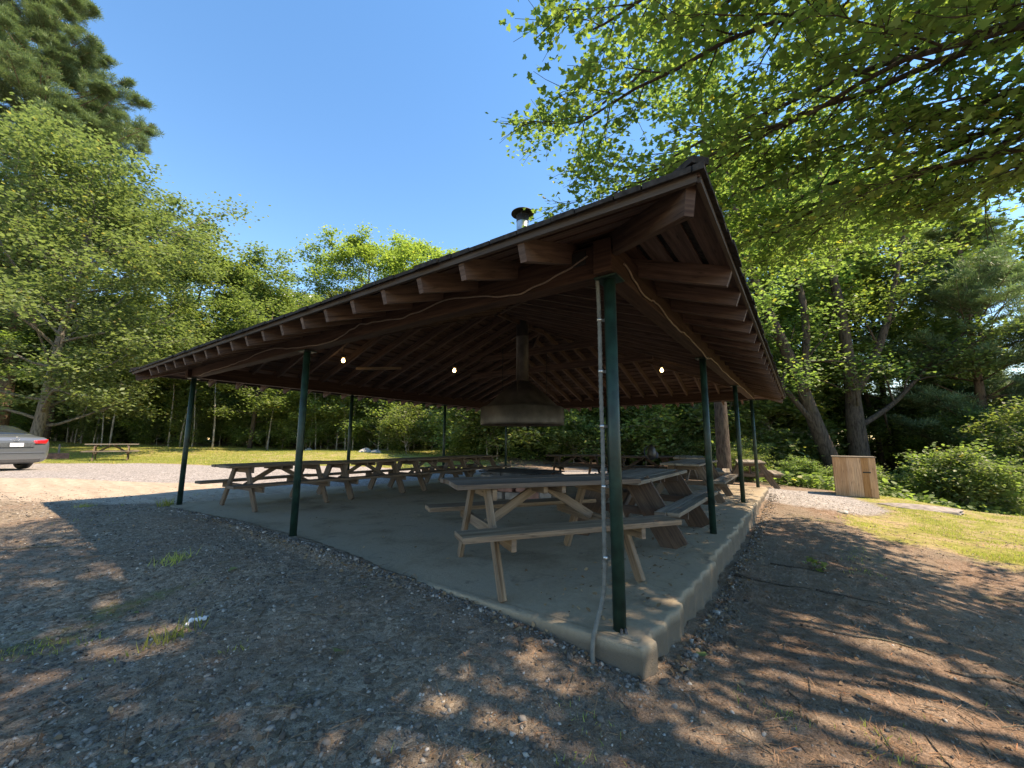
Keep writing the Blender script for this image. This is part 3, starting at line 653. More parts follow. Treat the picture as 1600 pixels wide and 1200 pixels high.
# ------------------------------------------------------------------ car
def car():
    c0 = V(12.55, -15.3); z = gzs(c0[0], c0[1])
    ang = R_(80); F = FWD*math.cos(ang)-RGT*math.sin(ang)
    t = empty('parked_car', (c0[0], c0[1], z), math.atan2(F[1], F[0])); tag(t, 'silver grey sedan parked at the left edge with its rear to the camera', 'car')
    paint = plain('silver_car_paint', (.16, .18, .20), .28, .55, nscale=60, amt=.05, coat=.6, bumpst=0)
    glass = plain('dark_car_glass', (.02, .025, .028), .05, 0, amt=.1, spec=1.0, bumpst=0)
    red = plain('red_tail_light', (.55, .015, .02), .15, 0, amt=.1, coat=1, bumpst=0); blackp = plain('dark_bumper_trim', (.04, .042, .045), .6, bumpst=0)
    # stations: s, z0, half width, belt z, roof z, roof half width
    st = [(.0, .36, .70, .62, .63, .50), (.015, .30, .76, .80, .82, .60), (.05, .24, .84, .93, .98, .70), (.14, .21, .875, .97, 1.055, .74), (.30, .20, .885, .985, 1.08, .72), (.46, .20, .89, .99, 1.10, .69), (.80, .20, .89, .99, 1.27, .62), (1.15, .19, .89, .985, 1.405, .56), (1.6, .19, .89, .97, 1.45, .55), (2.1, .19, .89, .95, 1.45, .55), (2.6, .19, .89, .93, 1.40, .55), (3.0, .19, .89, .92, 1.22, .6), (3.35, .19, .885, .91, 1.0, .68), (3.9, .2, .87, .82, .93, .66), (4.3, .22, .82, .72, .82, .6), (4.55, .28, .68, .55, .66, .5), (4.62, .35, .55, .45, .50, .4)]
    bm = bmesh.new(); rows = []
    for (s, z0, w_, zb, zt, wr) in st:
        h = [(0, z0), (w_*.6, z0), (w_*.93, z0+.03), (w_*.99, z0+(zb-z0)*.3), (w_, z0+(zb-z0)*.62), (w_*.985, z0+(zb-z0)*.86), (w_*.955, zb), (wr+(w_*.955-wr)*.18, zb+(zt-zb)*.78), (wr*.86, zt-.012), (wr*.45, zt+.004), (0, zt+.008)]
        ring = [(s, -a, b) for a, b in h] + [(s, a, b) for a, b in h[-2:0:-1]]
        rows.append([bm.verts.new(p) for p in ring])
    n = len(rows[0])
    for i in range(len(rows)-1):
        for k in range(n): bm.faces.new((rows[i][k], rows[i][(k+1) % n], rows[i+1][(k+1) % n], rows[i+1][k]))
    bm.faces.new(rows[0][::-1]); bm.faces.new(rows[-1])
    me = bpy.data.meshes.new('body'); bm.to_mesh(me); bm.free()
    body = link('body', me, paint, t, True); sb = body.modifiers.new('s', 'SUBSURF'); sb.levels = 2; sb.render_levels = 2
    def zb_rear(s): return np.interp(s, [a[0] for a in st], [a[4] for a in st])
    # rear window panel on the sloping glass
    def patch(name, grid, mat, parent, solid=.01):
        bm = bmesh.new(); R0 = [[bm.verts.new(p) for p in r] for r in grid]
        for i in range(len(R0)-1):
            for k in range(len(R0[0])-1): bm.faces.new((R0[i][k], R0[i][k+1], R0[i+1][k+1], R0[i+1][k]))
        me = bpy.data.meshes.new(name); bm.to_mesh(me); bm.free(); o = link(name, me, mat, parent, True)
        sm = o.modifiers.new('so', 'SOLIDIFY'); sm.thickness = solid; sm.offset = 0; return o
    g = []
    for i in range(7):
        s = .50+.62*i/6; zt = 1.112+(1.408-1.112)*(i/6)**.85; wr = .66-.13*i/6
        g.append([(s-.028+.02*abs(yy)**2, yy*wr, zt+.012-.05*abs(yy)**2.5) for yy in np.linspace(-1, 1, 11)])
    patch('rear_window', g, glass, t)
    for sy in (-1, 1):
        g = [[(1.0+.0*i, 0, 0)] for i in range(1)]
        g = []
        for i in range(5):
            zt = 1.01+.33*i/4; g.append([(s, sy*((.868-.29*(zt-1.0)/.40)), zt) for s in np.linspace(.78+.40*i/4, 3.1-.62*i/4, 9)])
        patch('side_window', g, glass, t)
        # tail light wrapping the corner
        g = []
        for i in range(6):
            u = i/5; zz0 = .80+.03*u; zz1 = .985-.0*u
            yy = .40+.46*u; ss = -.005+.035*u**2+ (.18*max(0, u-.75)/.25)
            yy = min(yy, .868)
            g.append([(ss+.01*(k/3)+.008, sy*yy, .815+.02*(1-u)+(.165-.07*(1-u))*k/3) for k in range(4)])
        patch('tail_light', g, red, t, .03)
    m = MB(); m.bar((-.005, -.42, .80), (-.005, .42, .80), .03, .15, up=(0, 0, 1)); m.build('plate_recess', blackp and plain('shaded_silver_panel', (.13, .15, .165), .3, .5, bumpst=0), t, .01)
    m = MB(); m.bar((-.026, -.155, .80), (-.026, .155, .80), .006, .11); lp = m.build('licence_plate', plain('white_plate', (.75, .76, .78), .4, amt=.05, bumpst=0), t, .002)
    m = MB()
    for k in range(7):
        if k == 3: continue
        m.bar((-.0305, -.115+k*.036, .795), (-.0305, -.095+k*.036, .795), .003, .04)
    m.build('plate_characters', plain('blue_plate_ink', (.05, .09, .25), .5, bumpst=0), lp)
    m = MB(); prof = [(.047+.007*math.cos(a), .007*math.sin(a)) for a in np.linspace(0, 2*math.pi, 9)]
    ringp = [Vector((-.0, .05*math.cos(a), .05*math.sin(a))) for a in np.linspace(0, 2*math.pi, 25)]
    m.tube(ringp, .006, 6, cap=False); m.bar((0, -.03, .03), (0, 0, -.035), .008, .008); m.bar((0, .03, .03), (0, 0, -.035), .008, .008)
    b = m.build('badge', M['galv'], t); b.location = (-.012, 0, .985)
    m = MB(); m.bar((-.0, -.7, .555), (-.0, .7, .555), .03, .025); m.build('bumper_crease', paint, t, .008)
    m = MB(); m.bar((.02, -.62, .31), (.02, .62, .31), .05, .12); m.build('bumper_valance', blackp, t, .02)
    for (s, sy) in ((.98, -1), (.98, 1), (3.6, -1), (3.6, 1)):
        w_ = MB(); prof = [(.20, -.10), (.29, -.105), (.315, -.08), (.32, 0), (.315, .08), (.29, .105), (.20, .10)]
        w_.lathe(prof, n=32); wh = w_.build('tyre', M['black'], t); wh.rotation_euler = (R_(90), 0, 0); wh.location = (s, sy*.79, .32)
        r_ = MB(); r_.lathe([(.0, .07), (.06, .075), (.19, .085), (.205, .10), (.205, .085)], n=24)
        for k in range(5):
            a = k*2*math.pi/5; r_.bar((.04*math.cos(a), .04*math.sin(a), .085), (.19*math.cos(a), .19*math.sin(a), .092), .04, .012)
        ri = r_.build('rim', M['galv'], wh)
        if sy > 0: ri.rotation_euler = (R_(180), 0, 0)
car()
# fire ring beside the car
fr_ = V(19.5, -22.1); fr = empty('campfire_ring', (fr_[0], fr_[1], gzs(fr_[0], fr_[1])), .4); tag(fr, 'rusty low campfire box with two pale stakes between the car and the lawn table', 'fire ring')
m = MB(); 
for a, b in (((-.5, -.35), (.5, -.35)), ((.5, -.35), (.5, .35)), ((.5, .35), (-.5, .35)), ((-.5, .35), (-.5, -.35))): m.bar((*a, .14), (*b, .14), .08, .28)
m.build('fire_box', M['brick'], fr, .01)
for sx in (-.55, .6): m = MB(); m.tube([(sx, .5, -.05), (sx, .5, .72)], .04, 8); m.build('stake', M['w_grey'], fr)

# ------------------------------------------------------------------ trees
LEAF_M = [(0, 0, 0), (.13, -.03, .03), (.40, -.10, .06), (.34, .14, .05), (.56, .36, .09), (.32, .44, .05), (.26, .50, .03), (.24, .72, .02), (0, 1.05, -.05),
          (-.24, .72, .02), (-.26, .50, .03), (-.32, .44, .05), (-.56, .36, .09), (-.34, .14, .05), (-.40, -.10, .06), (-.13, -.03, .03)]
LEAF_MF = [tuple(range(0, 16))]
LEAF_D = [(0, 0, 0), (.36, .30, .07), (.26, .72, .05), (0, 1, -.03), (-.26, .72, .05), (-.36, .30, .07)]; LEAF_DF = [(0, 1, 2, 3), (0, 3, 4, 5)]
NEED = []; NEEDF = []
_r = np.random.RandomState(5)
for k in range(9):
    a = 2*np.pi*k/9+_r.uniform(-.2, .2); el = _r.uniform(-.1, .9); w_ = .05
    dx, dy, dz = np.cos(a)*np.cos(el), np.sin(a)*np.cos(el), np.sin(el); px, py = -np.sin(a)*w_, np.cos(a)*w_
    NEED += [(px*.4, py*.4, 0), (dx*.55+px, dy*.55+py, dz*.55), (dx, dy, dz), (dx*.55-px, dy*.55-py, dz*.55)]; NEEDF.append(tuple(range(4*k, 4*k+4)))
def rot_to(v, ang, az, rs):
    v = v/np.linalg.norm(v); a = np.array([0, 0, 1.]) if abs(v[2]) < .9 else np.array([1., 0, 0])
    x = np.cross(a, v); x /= np.linalg.norm(x); y = np.cross(v, x)
    return v*np.cos(ang) + (x*np.cos(az)+y*np.sin(az))*np.sin(ang)
def grow(p, d, L, r, nseg, rs, wig=.12, trop=0.0):
    pts = [np.array(p, float)]; d = np.array(d, float); d /= np.linalg.norm(d)
    for i in range(nseg):
        d = d + rs.normal(0, wig, 3) + np.array([0, 0, trop]); d /= np.linalg.norm(d); pts.append(pts[-1]+d*L/nseg)
    rad = [max(.004, r*(1-.75*i/nseg)) for i in range(nseg+1)]
    return pts, rad
def along(pts, t):
    t = t*(len(pts)-1); i = min(int(t), len(pts)-2); f = t-i; return pts[i]*(1-f)+pts[i+1]*f, (pts[i+1]-pts[i])
class Tree:
    def __init__(s, seed): s.rs = np.random.RandomState(seed); s.b = MB(); s.P = []; s.N = []; s.Sz = []
    def leaves(s, pts, n, spread, size, flat=.6, up=1.0):
        pts = np.array(pts); t = s.rs.uniform(.1, 1, n)*(len(pts)-1); i = np.minimum(t.astype(int), len(pts)-2); f = (t-i)[:, None]
        c = pts[i]*(1-f)+pts[i+1]*f; off = s.rs.normal(0, 1, (n, 3))*spread; off[:, 2] *= flat
        s.P.append(c+off); nn = s.rs.normal(0, .55, (n, 3)); nn[:, 2] = np.abs(nn[:, 2])+up; s.N.append(nn); s.Sz.append(s.rs.uniform(.65, 1.25, n)*size)
    def finish(s, name, loc, label, cat, bark, leafm, tv=LEAF_D, tf=LEAF_DF, group=None, rz=0, crown='crown'):
        root = empty(name, loc, rz); tag(root, label, cat, group)
        s.b.build('trunk', bark, root)
        if s.P:
            P = np.concatenate(s.P); W, c, i = cards(P, np.concatenate(s.N), np.concatenate(s.Sz), tv, tf, s.rs)
            link(crown, np_mesh(crown, W, c, i), leafm, root)
        return root
def broad(seed, H, R, tr, first=.22, nl=16, nsub=6, ntw=4, lpt=60, ls=.17, spread=.34, lean=(0, 0), profile=None, flat=.5, forks=1):
    T_ = Tree(seed); rs = T_.rs
    tops = []
    base, rad = grow((0, 0, -.2), (lean[0], lean[1], 1), H*(.92 if forks == 1 else .35), tr, 8, rs, .035)
    T_.b.tube(base, rad if forks == 1 else [tr*(1-.25*i/8) for i in range(9)], 10); stems = [(base, 0.0)]
    if forks > 1:
        stems = []
        for k in range(forks):
            d = rot_to(np.array([lean[0], lean[1], 1.]), R_(rs.uniform(12, 26)), k*2*np.pi/forks+rs.uniform(-.4, .4), rs)
            p, rd = grow(base[-1]-np.array([0, 0, .2]), d, H*.62, tr*.6, 8, rs, .07, .04); T_.b.tube(p, rd, 8); stems.append((p, 0))
    for i in range(nl):
        st = stems[i % len(stems)][0]; h = (i+.5)/nl
        if forks == 1: t = first+(1-first)*h*.98
        else: t = .05+.93*h
        p, _ = along(st, t); hh = p[2]/H
        prof = (profile or (lambda q: math.sin(math.pi*min(1, max(.06, (q-first)/(1-first)*.86+.14)))**.7))(hh)
        az = i*2.399+rs.uniform(-.5, .5); el = R_(10+50*max(0, (hh-first)/(1-first))+rs.uniform(-8, 8))
        d = (math.cos(az)*math.cos(el), math.sin(az)*math.cos(el), math.sin(el)); L = R*prof*rs.uniform(.75, 1.1)+.3
        lp, lr = grow(p, d, L, max(.02, tr*.38*(1-hh*.6)), 6, rs, .12, .03); T_.b.tube(lp, lr, 6, cap=False)
        for j in range(nsub):
            tt = .28+.72*(j+.6)/nsub; q, dd = along(lp, min(tt, .99)); d2 = rot_to(dd, R_(rs.uniform(30, 60)), rs.uniform(0, 6.28), rs); d2[2] *= .6
            sp2, sr = grow(q, d2, L*.42*rs.uniform(.7, 1.2)+.2, max(.008, lr[0]*.3), 4, rs, .16); T_.b.tube(sp2, sr, 4, cap=False)
            for k in range(ntw):
                q2, dd2 = along(sp2, min(.99, .3+.7*(k+1)/ntw)); d3 = rot_to(dd2, R_(rs.uniform(20, 60)), rs.uniform(0, 6.28), rs); d3[2] *= .5
                tw, twr = grow(q2, d3, rs.uniform(.4, .9), .006, 2, rs, .2); T_.b.tube(tw, [.007, .005, .003], 3, cap=False)
                T_.leaves(tw, int(lpt*1.3*rs.uniform(.6, 1.3)), spread*rs.uniform(.8, 1.3), ls*1.15, flat)
    return T_
def pine(seed, H, R, tr, first=.15, dens=1.0, ls=.26, top=1.0):
    T_ = Tree(seed); rs = T_.rs; base, rad = grow((0, 0, -.2), (0, 0, 1), H, tr, 10, rs, .012); T_.b.tube(base, rad, 10)
    z = first*H
    while z < H*.98:
        h = z/H; nb = int(rs.randint(4, 7)); L0 = R*min(1, (1-h)*1.9+.08)*rs.uniform(.8, 1.05)
        for k in range(nb):
            az = rs.uniform(0, 6.28); el = R_(rs.uniform(-4, 14)+h*26); p, _ = along(base, h); L = L0*rs.uniform(.65, 1.1)
            lp, lr = grow(p, (math.cos(az)*math.cos(el), math.sin(az)*math.cos(el), math.sin(el)), L, max(.015, tr*.22*(1-h*.6)), 6, rs, .06, .03); T_.b.tube(lp, lr, 5, cap=False)
            for j in range(int(5+L*2*dens)):
                tt = .22+.78*rs.rand(); q, dd = along(lp, min(.99, tt)); s_ = 1 if rs.rand() < .5 else -1
                side = np.array([-dd[1], dd[0], 0.])*s_; side /= np.linalg.norm(side)+1e-6; d2 = dd/np.linalg.norm(dd)*.7+side+np.array([0, 0, rs.uniform(-.05, .3)])
                tw, twr = grow(q, d2, (1.15-tt)*L*.38+.25, .01, 3, rs, .12); T_.b.tube(tw, [.012, .009, .006, .004], 3, cap=False)
                T_.leaves(tw, int(22*dens*rs.uniform(.7, 1.3)), .12, ls, .5, 1.2)
        z += rs.uniform(.5, .95)
    return T_
print('trees...')
def at(d, l, dz=0.0): p = V(d, l); return (p[0], p[1], gzs(p[0], p[1])+dz)
# prototypes (each is itself one of the trees in view)
A1 = broad(21, 14.6, 6.6, .26, .12, 34, 8, 4, 44, .16, .42, lean=(.10, -.05)).finish('maple_tree', at(20.5, -24.3), 'big olive green maple with pale bare limbs standing behind the silver car', 'tree', M['bark_grey'], M['lf_olive'])
A2 = broad(22, 17, 4.6, .20, .25, 18, 6, 4, 48, .18, .38).finish('forest_tree', at(33, -27.5), 'tall mid green leafy tree in the wood edge left of the low cloud', 'tree', M['bark_maple'], M['lf_mid'])
A3 = broad(23, 20.5, 5.8, .24, .30, 26, 6, 4, 52, .20, .42).finish('aspen_tree', at(40, -16.2), 'bright green tree rising highest above the left roof slope', 'tree', M['bark_grey'], M['lf_bright'])
A4 = broad(24, 12.5, 4.2, .17, .16, 16, 6, 4, 50, .17, .38).finish('forest_tree', at(31, -20), 'dark green leafy tree in the wood edge behind the left lawn', 'tree', M['bark_maple'], M['lf_dark'])
P1 = pine(31, 40, 8.8, .42, .22, 1.0, .34).finish('pine_tree', at(28, -35.5), 'tallest white pine reaching past the top left corner of the picture', 'pine tree', M['bark_pine'], M['lf_pine'], NEED, NEEDF)
P2 = pine(32, 17.5, 3.2, .22, .12, .9, .26).finish('pine_tree', at(37, -25.9), 'pointed blue green pine on the skyline left of the low cloud', 'pine tree', M['bark_pine'], M['lf_pine'], NEED, NEEDF)
P3 = pine(33, 14.5, 4.6, .24, .10, 1.0, .26).finish('pine_tree', at(18.8, 22.0), 'dark soft needled pine standing right of the twin maples', 'pine tree', M['bark_pine'], M['lf_pine'], NEED, NEEDF)
SP = broad(41, 6.5, 1.5, .045, .42, 8, 4, 3, 34, .15, .28).finish('sapling', at(30.5, -12.5), 'slim pale stemmed young tree at the wood edge behind the pavilion', 'young tree', M['bark_pale'], M['lf_mid'])
SB = broad(42, 8.5, 1.2, .06, .62, 7, 4, 3, 30, .15, .28).finish('sapling', at(34, -22.5), 'thin bare stemmed young tree in the shaded wood behind the left lawn', 'young tree', M['bark_pale'], M['lf_dark'])
SH = broad(43, 2.3, 1.25, .03, .05, 12, 5, 3, 34, .13, .22, forks=3).finish('shrub', at(27, -7), 'leafy green shrub beside the pale rocks at the end of the lawn', 'shrub', M['bark_pale'], M['lf_mid'])
rs = random.Random(99)
def put(proto, d, l, s=1.0, label=None, group=None, sz=None, dz=0.0, leaf=None):
    c = copy_tree(proto, label, group); p = at(d, l, dz); c.location = p; c.rotation_euler = (0, 0, rs.uniform(0, 6.28)); c.scale = (s, s, sz or s)
    return c
def setg(o, g): o['group'] = g
US = broad(44, 5.2, 2.3, .06, .04, 16, 6, 3, 44, .15, .30).finish('understory_tree', at(24, -1.5), 'bushy light green young tree under the roof line left of the smoke hood', 'young tree', M['bark_pale'], M['lf_bright'])
UM = broad(45, 4.6, 2.2, .06, .04, 16, 6, 3, 44, .15, .30).finish('understory_tree', at(30.5, -10.0), 'bushy mid green young tree at the right end of the left lawn', 'young tree', M['bark_pale'], M['lf_mid'])
# skyline trees: (proto, d, l, scale, label)
named = [
 (A2, 30, -34.5, 1.05, 'mid green tree filling the gap right behind the big olive maple'), (A2, 36, -33, 1.0, 'tall leafy tree directly left of the pointed skyline pine'),
 (A4, 34, -23.0, 1.25, 'rounded green tree directly right of the pointed skyline pine'), (A2, 39, -21.2, .72, 'lower green tree just below the small white cloud'),
 (A3, 41, -10.6, .98, 'bright yellow green tree right of the highest tree above the roof'), 
 (A2, 28, -41, 1.1, 'tall tree at the left picture edge beneath the great pine'), (A4, 26, -36, 1.2, 'dense dark tree behind the silver car at the left edge')]
for (pr_, d, l, s, lb) in named: put(pr_, d, l, s, lb)
for (d, l, s_, lb) in ((24.5, 23.0, 1.05, 'tall green tree showing between the pines on the right'), (22, 27.5, 1.0, 'tall green tree at the right picture edge behind the wide pine'), (26.5, 19.8, 1.1, 'tall pale green tree right of the upright thick maple, farther back')): put(A2, d, l, s_, lb)
G1 = 'woodland trees behind the left lawn'; G2 = 'woodland trees behind the pavilion'; G3 = 'woodland trees beyond the right slope'
LB1 = 'leafy woodland tree crowded in the shaded wood behind the left lawn'; LB2 = 'leafy woodland tree seen under the roof in the wood behind the pavilion'; LB3 = 'green woodland tree standing down the slope beyond the right lawn'
for k in range(15):
    put([A4, A2, A4][k % 3], rs.uniform(35, 44), -46+k*2.9+rs.uniform(-.8, .8), rs.uniform(.78, .98), LB1, G1)
for k in range(12):
    put([A4, A2, A4][k % 3], rs.uniform(46, 56), -62+k*5.0+rs.uniform(-1, 1), rs.uniform(.9, 1.05), LB1, G1)
for k in range(13):
    put([A4, A2][k % 2], rs.uniform(33, 42), -8+k*2.6+rs.uniform(-.8, .8), rs.uniform(.75, .95), LB2, G2)
for k in range(9):
    put([A2, A4][k % 2], rs.uniform(45, 54), -10+k*4.8, rs.uniform(.9, 1.1), LB2, G2)
for k in range(8):
    put([A4, A2][k % 2], rs.uniform(29, 36), 19+k*3.6, rs.uniform(.5, .7), LB3, G3)
for k in range(20):
    put([US, UM][k % 2], rs.uniform(22.5, 26.5), -1.8+k*.95+rs.uniform(-.3, .3), rs.uniform(.75, 1.25), 'bushy light green young tree behind the far end of the pavilion', 'bushy young trees behind the pavilion')
for k in range(8):
    put([UM, US][int(k % 3 == 2)], rs.uniform(31, 34.5), -36+k*3.7+rs.uniform(-.6, .6), rs.uniform(.6, 1.05), 'bushy green young tree at the wood edge beyond the left lawn', 'bushy young trees beyond the left lawn')
for k in range(14):
    put([UM, US, UM][k % 3], rs.uniform(24.5, 29), 11+k*1.5+rs.uniform(-.3, .3), rs.uniform(.7, 1.1), 'bushy green young tree under the big trees at the right', 'bushy young trees on the right')
# saplings
GS1 = 'thin young trees at the wood edge'; LS1 = 'thin pale stemmed young tree in the shade at the wood edge behind the left lawn'; LS2 = 'thin young tree at the wood edge seen under the roof beside the smoke hood'
SP['label'] = LS1; SP['group'] = GS1; SB['label'] = LS1; SB['group'] = GS1
for k in range(64):
    d = rs.uniform(30, 36); l = rs.uniform(-1.2, -.12)*d; put([SP, SB, SB][k % 3], d, l, rs.uniform(.7, 1.15), LS1, GS1)
for k in range(34):
    d = rs.uniform(23, 29); l = rs.uniform(-.12, .62)*d; put([SP, SP, SB][k % 3], d, l, rs.uniform(.6, 1.0), LS2, 'thin young trees behind the pavilion')
# shrubs
for k in range(26):
    d = rs.uniform(32, 36.5); l = -1.25*d+k*(1.2*d/26)+rs.uniform(-.6, .6); put(SH, d, l, rs.uniform(.7, 1.3), 'low green shrub along the shaded wood edge behind the left lawn', 'shrubs along the left wood edge')
for k in range(22):
    d = rs.uniform(20.5, 25); l = -.1*d+k*(.75*d/22)+rs.uniform(-.5, .5); put(SH, d, l, rs.uniform(.8, 1.5), 'leafy shrub in the undergrowth behind the far end of the pavilion', 'shrubs behind the pavilion')
# right side: undergrowth shrubs past the crest
for k in range(34):
    l = 8+k*.62+rs.uniform(-.4, .4); d = rs.uniform(15.5, 21) if l < 15 else rs.uniform(12.6, 18); 
    put(SH, d, l, rs.uniform(.3, .55) if l < 15 else rs.uniform(.4, .85), 'leafy green undergrowth bush on the slope beyond the right lawn', 'bushes on the slope beyond the right lawn')
for k in range(10):
    l = 17+rs.uniform(0, 8); d = rs.uniform(13, 20); put(SP, d, l, rs.uniform(.55, .8), 'slim young tree on the slope at the right edge', 'young trees on the right slope')
# right side pines and hero maples
for (d, l, s, lb) in ((17.5, 25.0, .8, 'wide pine at the right picture edge'), (26, 30, 1.0, 'pine farther down the slope at the right')):
    put(P3, d, l, s, lb)
def hero(seed, specs, ls, leafm, loc, label, lpt=46, nsub=9, spread=.4, R=3.2, leafsz=.16):
    """specs: list of stems as (points in d,l,z offsets, r0, r1)"""
    T_ = Tree(seed); rs = T_.rs
    for (pp, r0, r1, bare) in specs:
        P3_ = smooth_pts([tuple((FWD[0]*a+RGT[0]*b, FWD[1]*a+RGT[1]*b, z)) for a, b, z in pp], 5)
        n = len(P3_); T_.b.tube(P3_, [r0+(r1-r0)*i/(n-1) for i in range(n)], 10)
        pts = [np.array(p) for p in P3_]
        for j in range(nsub):
            t = bare+(1-bare)*(j+.5)/nsub; p, dd = along(pts, t); az = rs.uniform(0, 6.28)
            d2 = rot_to(dd, R_(rs.uniform(40, 75)), az, rs); L = R*rs.uniform(.6, 1.1)*(1.15-.5*t)
            lp, lr = grow(p, d2, L, .05*(1.2-t)+.012, 5, rs, .14, .03); T_.b.tube(lp, lr, 6, cap=False)
            for k in range(6):
                q_, d3 = along(lp, min(.99, .25+.75*(k+1)/6)); d4 = rot_to(d3, R_(rs.uniform(30, 60)), rs.uniform(0, 6.28), rs); d4[2] *= .5
                s2, sr = grow(q_, d4, rs.uniform(.6, 1.3), .012, 3, rs, .15); T_.b.tube(s2, sr, 4, cap=False)
                for kk in range(2): T_.leaves(s2, int(lpt*.8*rs.uniform(.5, 1.2)), spread*rs.uniform(.7, 1.1), leafsz, .45)
    return T_.finish('maple_tree', loc, label, 'tree', M['bark_maple'], leafm)
HL = at(18, 14.9)
hero(51, [([(0, 0, -.3), (.1, -1.0, 2.6), (.2, -2.0, 6.2), (.2, -3.4, 10.2), (0, -4.2, 14), (0, -4.6, 18)], .38, .05, .25), ([(.1, -1.6, 4.8), (0, -1.3, 8.4), (.3, -1.5, 12), (.3, -1.2, 17)], .20, .04, .1), ([(0, -1.1, 3), (.3, -3.2, 6.0), (.5, -5.5, 8.2), (.6, -7.2, 9.2)], .13, .03, .2)], 1, M['lf_mid'], HL, 'left leaning dark trunked maple behind the wooden bin')
HL2 = at(18.4, 15.8)
hero(52, [([(0, 0, -.3), (0, -.1, 3.2), (.1, 0, 5.2), (.1, -.1, 9), (.2, -.4, 13), (0, -.3, 18.5)], .44, .05, .25), ([(.1, 0, 4.8), (0, 1.6, 7.6), (.2, 3.0, 11.2), (.4, 4.6, 16)], .22, .04, .15), ([(.1, 0, 3.4), (.2, 2.0, 4.6), (.3, 4.2, 6.6), (.2, 6.6, 8.6)], .14, .03, .2)], 1, M['lf_mid'], HL2, 'upright thick trunked maple behind the wooden bin, forking low')
BT = at(15.2, 7.9)
hero(53, [([(0, 0, -.3), (0, .02, 3.2), (.1, .1, 7), (.1, .1, 12), (.1, .2, 17)], .28, .05, .35)], 1, M['lf_mid'], BT, 'straight brown trunk rising between the far right posts of the pavilion')
for k, (d, l, s) in enumerate(((25, 10.5, .9), (24.5, 13.5, .95), (27, 7.2, .85), (25, 17.5, .95), (23.5, 21.5, .8))):
    put([A2, A3][k % 2], d, l, s, ['mid green tree behind the left leaning maple', 'mid green tree in the gap between the twin maples behind the bin', 'mid green tree behind the straight brown trunk at the pavilion end', 'mid green tree right behind the upright thick maple', 'mid green tree among the pines on the right'][k], 'trees behind the right hand maples')

# overhanging maple: trunk off to the right, boughs reaching over the near corner
print('overhang...')
def overhang(seed, base, H, tr, boughs, label, lpt, leafsz, tv, tf, spread=.17, nsub=12):
    T_ = Tree(seed); rs = T_.rs; b = np.array(base)
    tk, rd = grow((0, 0, -.3), (0, 0, 1), H, tr, 8, rs, .03); T_.b.tube(tk, rd, 14)
    for (h, tgt, r0, den) in boughs:
        p0, _ = along(tk, h/H); tg = np.array(tgt)-b; mid = (p0+tg)/2+np.array([0, 0, .10*np.linalg.norm(tg-p0)])+rs.normal(0, .25, 3)
        P3_ = smooth_pts([tuple(p0), tuple(mid), tuple(tg)], 8); n = len(P3_)
        P3_ = [p+Vector(rs.normal(0, .03, 3)) for p in P3_]
        T_.b.tube(P3_, [r0*.62*(1-.85*i/(n-1))+.005 for i in range(n)], 8, cap=False)
        pts = [np.array(p) for p in P3_]; LL = np.linalg.norm(tg-p0)
        for j in range(int(nsub*den)):
            t = .30+.70*((j+rs.rand())/(nsub*den)); p, dd = along(pts, min(.995, t)); side = 1 if j % 2 else -1
            hz = np.array([-dd[1], dd[0], 0.]); hz /= np.linalg.norm(hz)+1e-6
            d2 = dd/np.linalg.norm(dd)*.8+hz*side*rs.uniform(.5, 1.1)+np.array([0, 0, rs.uniform(-.35, .15)])
            L = rs.uniform(.9, 2.0)*(1.25-.6*t)
            lp, lr = grow(p, d2, L, .016*(1.3-t)+.004, 5, rs, .10, -.02); T_.b.tube(lp, lr, 5, cap=False)
            for k in range(9):
                q_, d3 = along(lp, min(.99, .15+.85*(k+1)/9)); d4 = rot_to(d3, R_(rs.uniform(25, 60)), rs.uniform(0, 6.28), rs); d4[2] = d4[2]*.35-.1
                s2, sr = grow(q_, d4, rs.uniform(.35, .75), .005, 3, rs, .12); T_.b.tube(s2, [.006, .005, .004, .003], 3, cap=False)
                T_.leaves(s2, int(lpt*rs.uniform(.5, 1.3)), spread, leafsz, .5, .8)
    return T_.finish('maple_tree', base, label, 'tree', M['bark_maple'], M['lf_over'], tv, tf)
ob = (2.3, -6.9, gzs(2.3, -6.9))
def W(d, l, z): p = V(d, l); return (p[0], p[1], z)
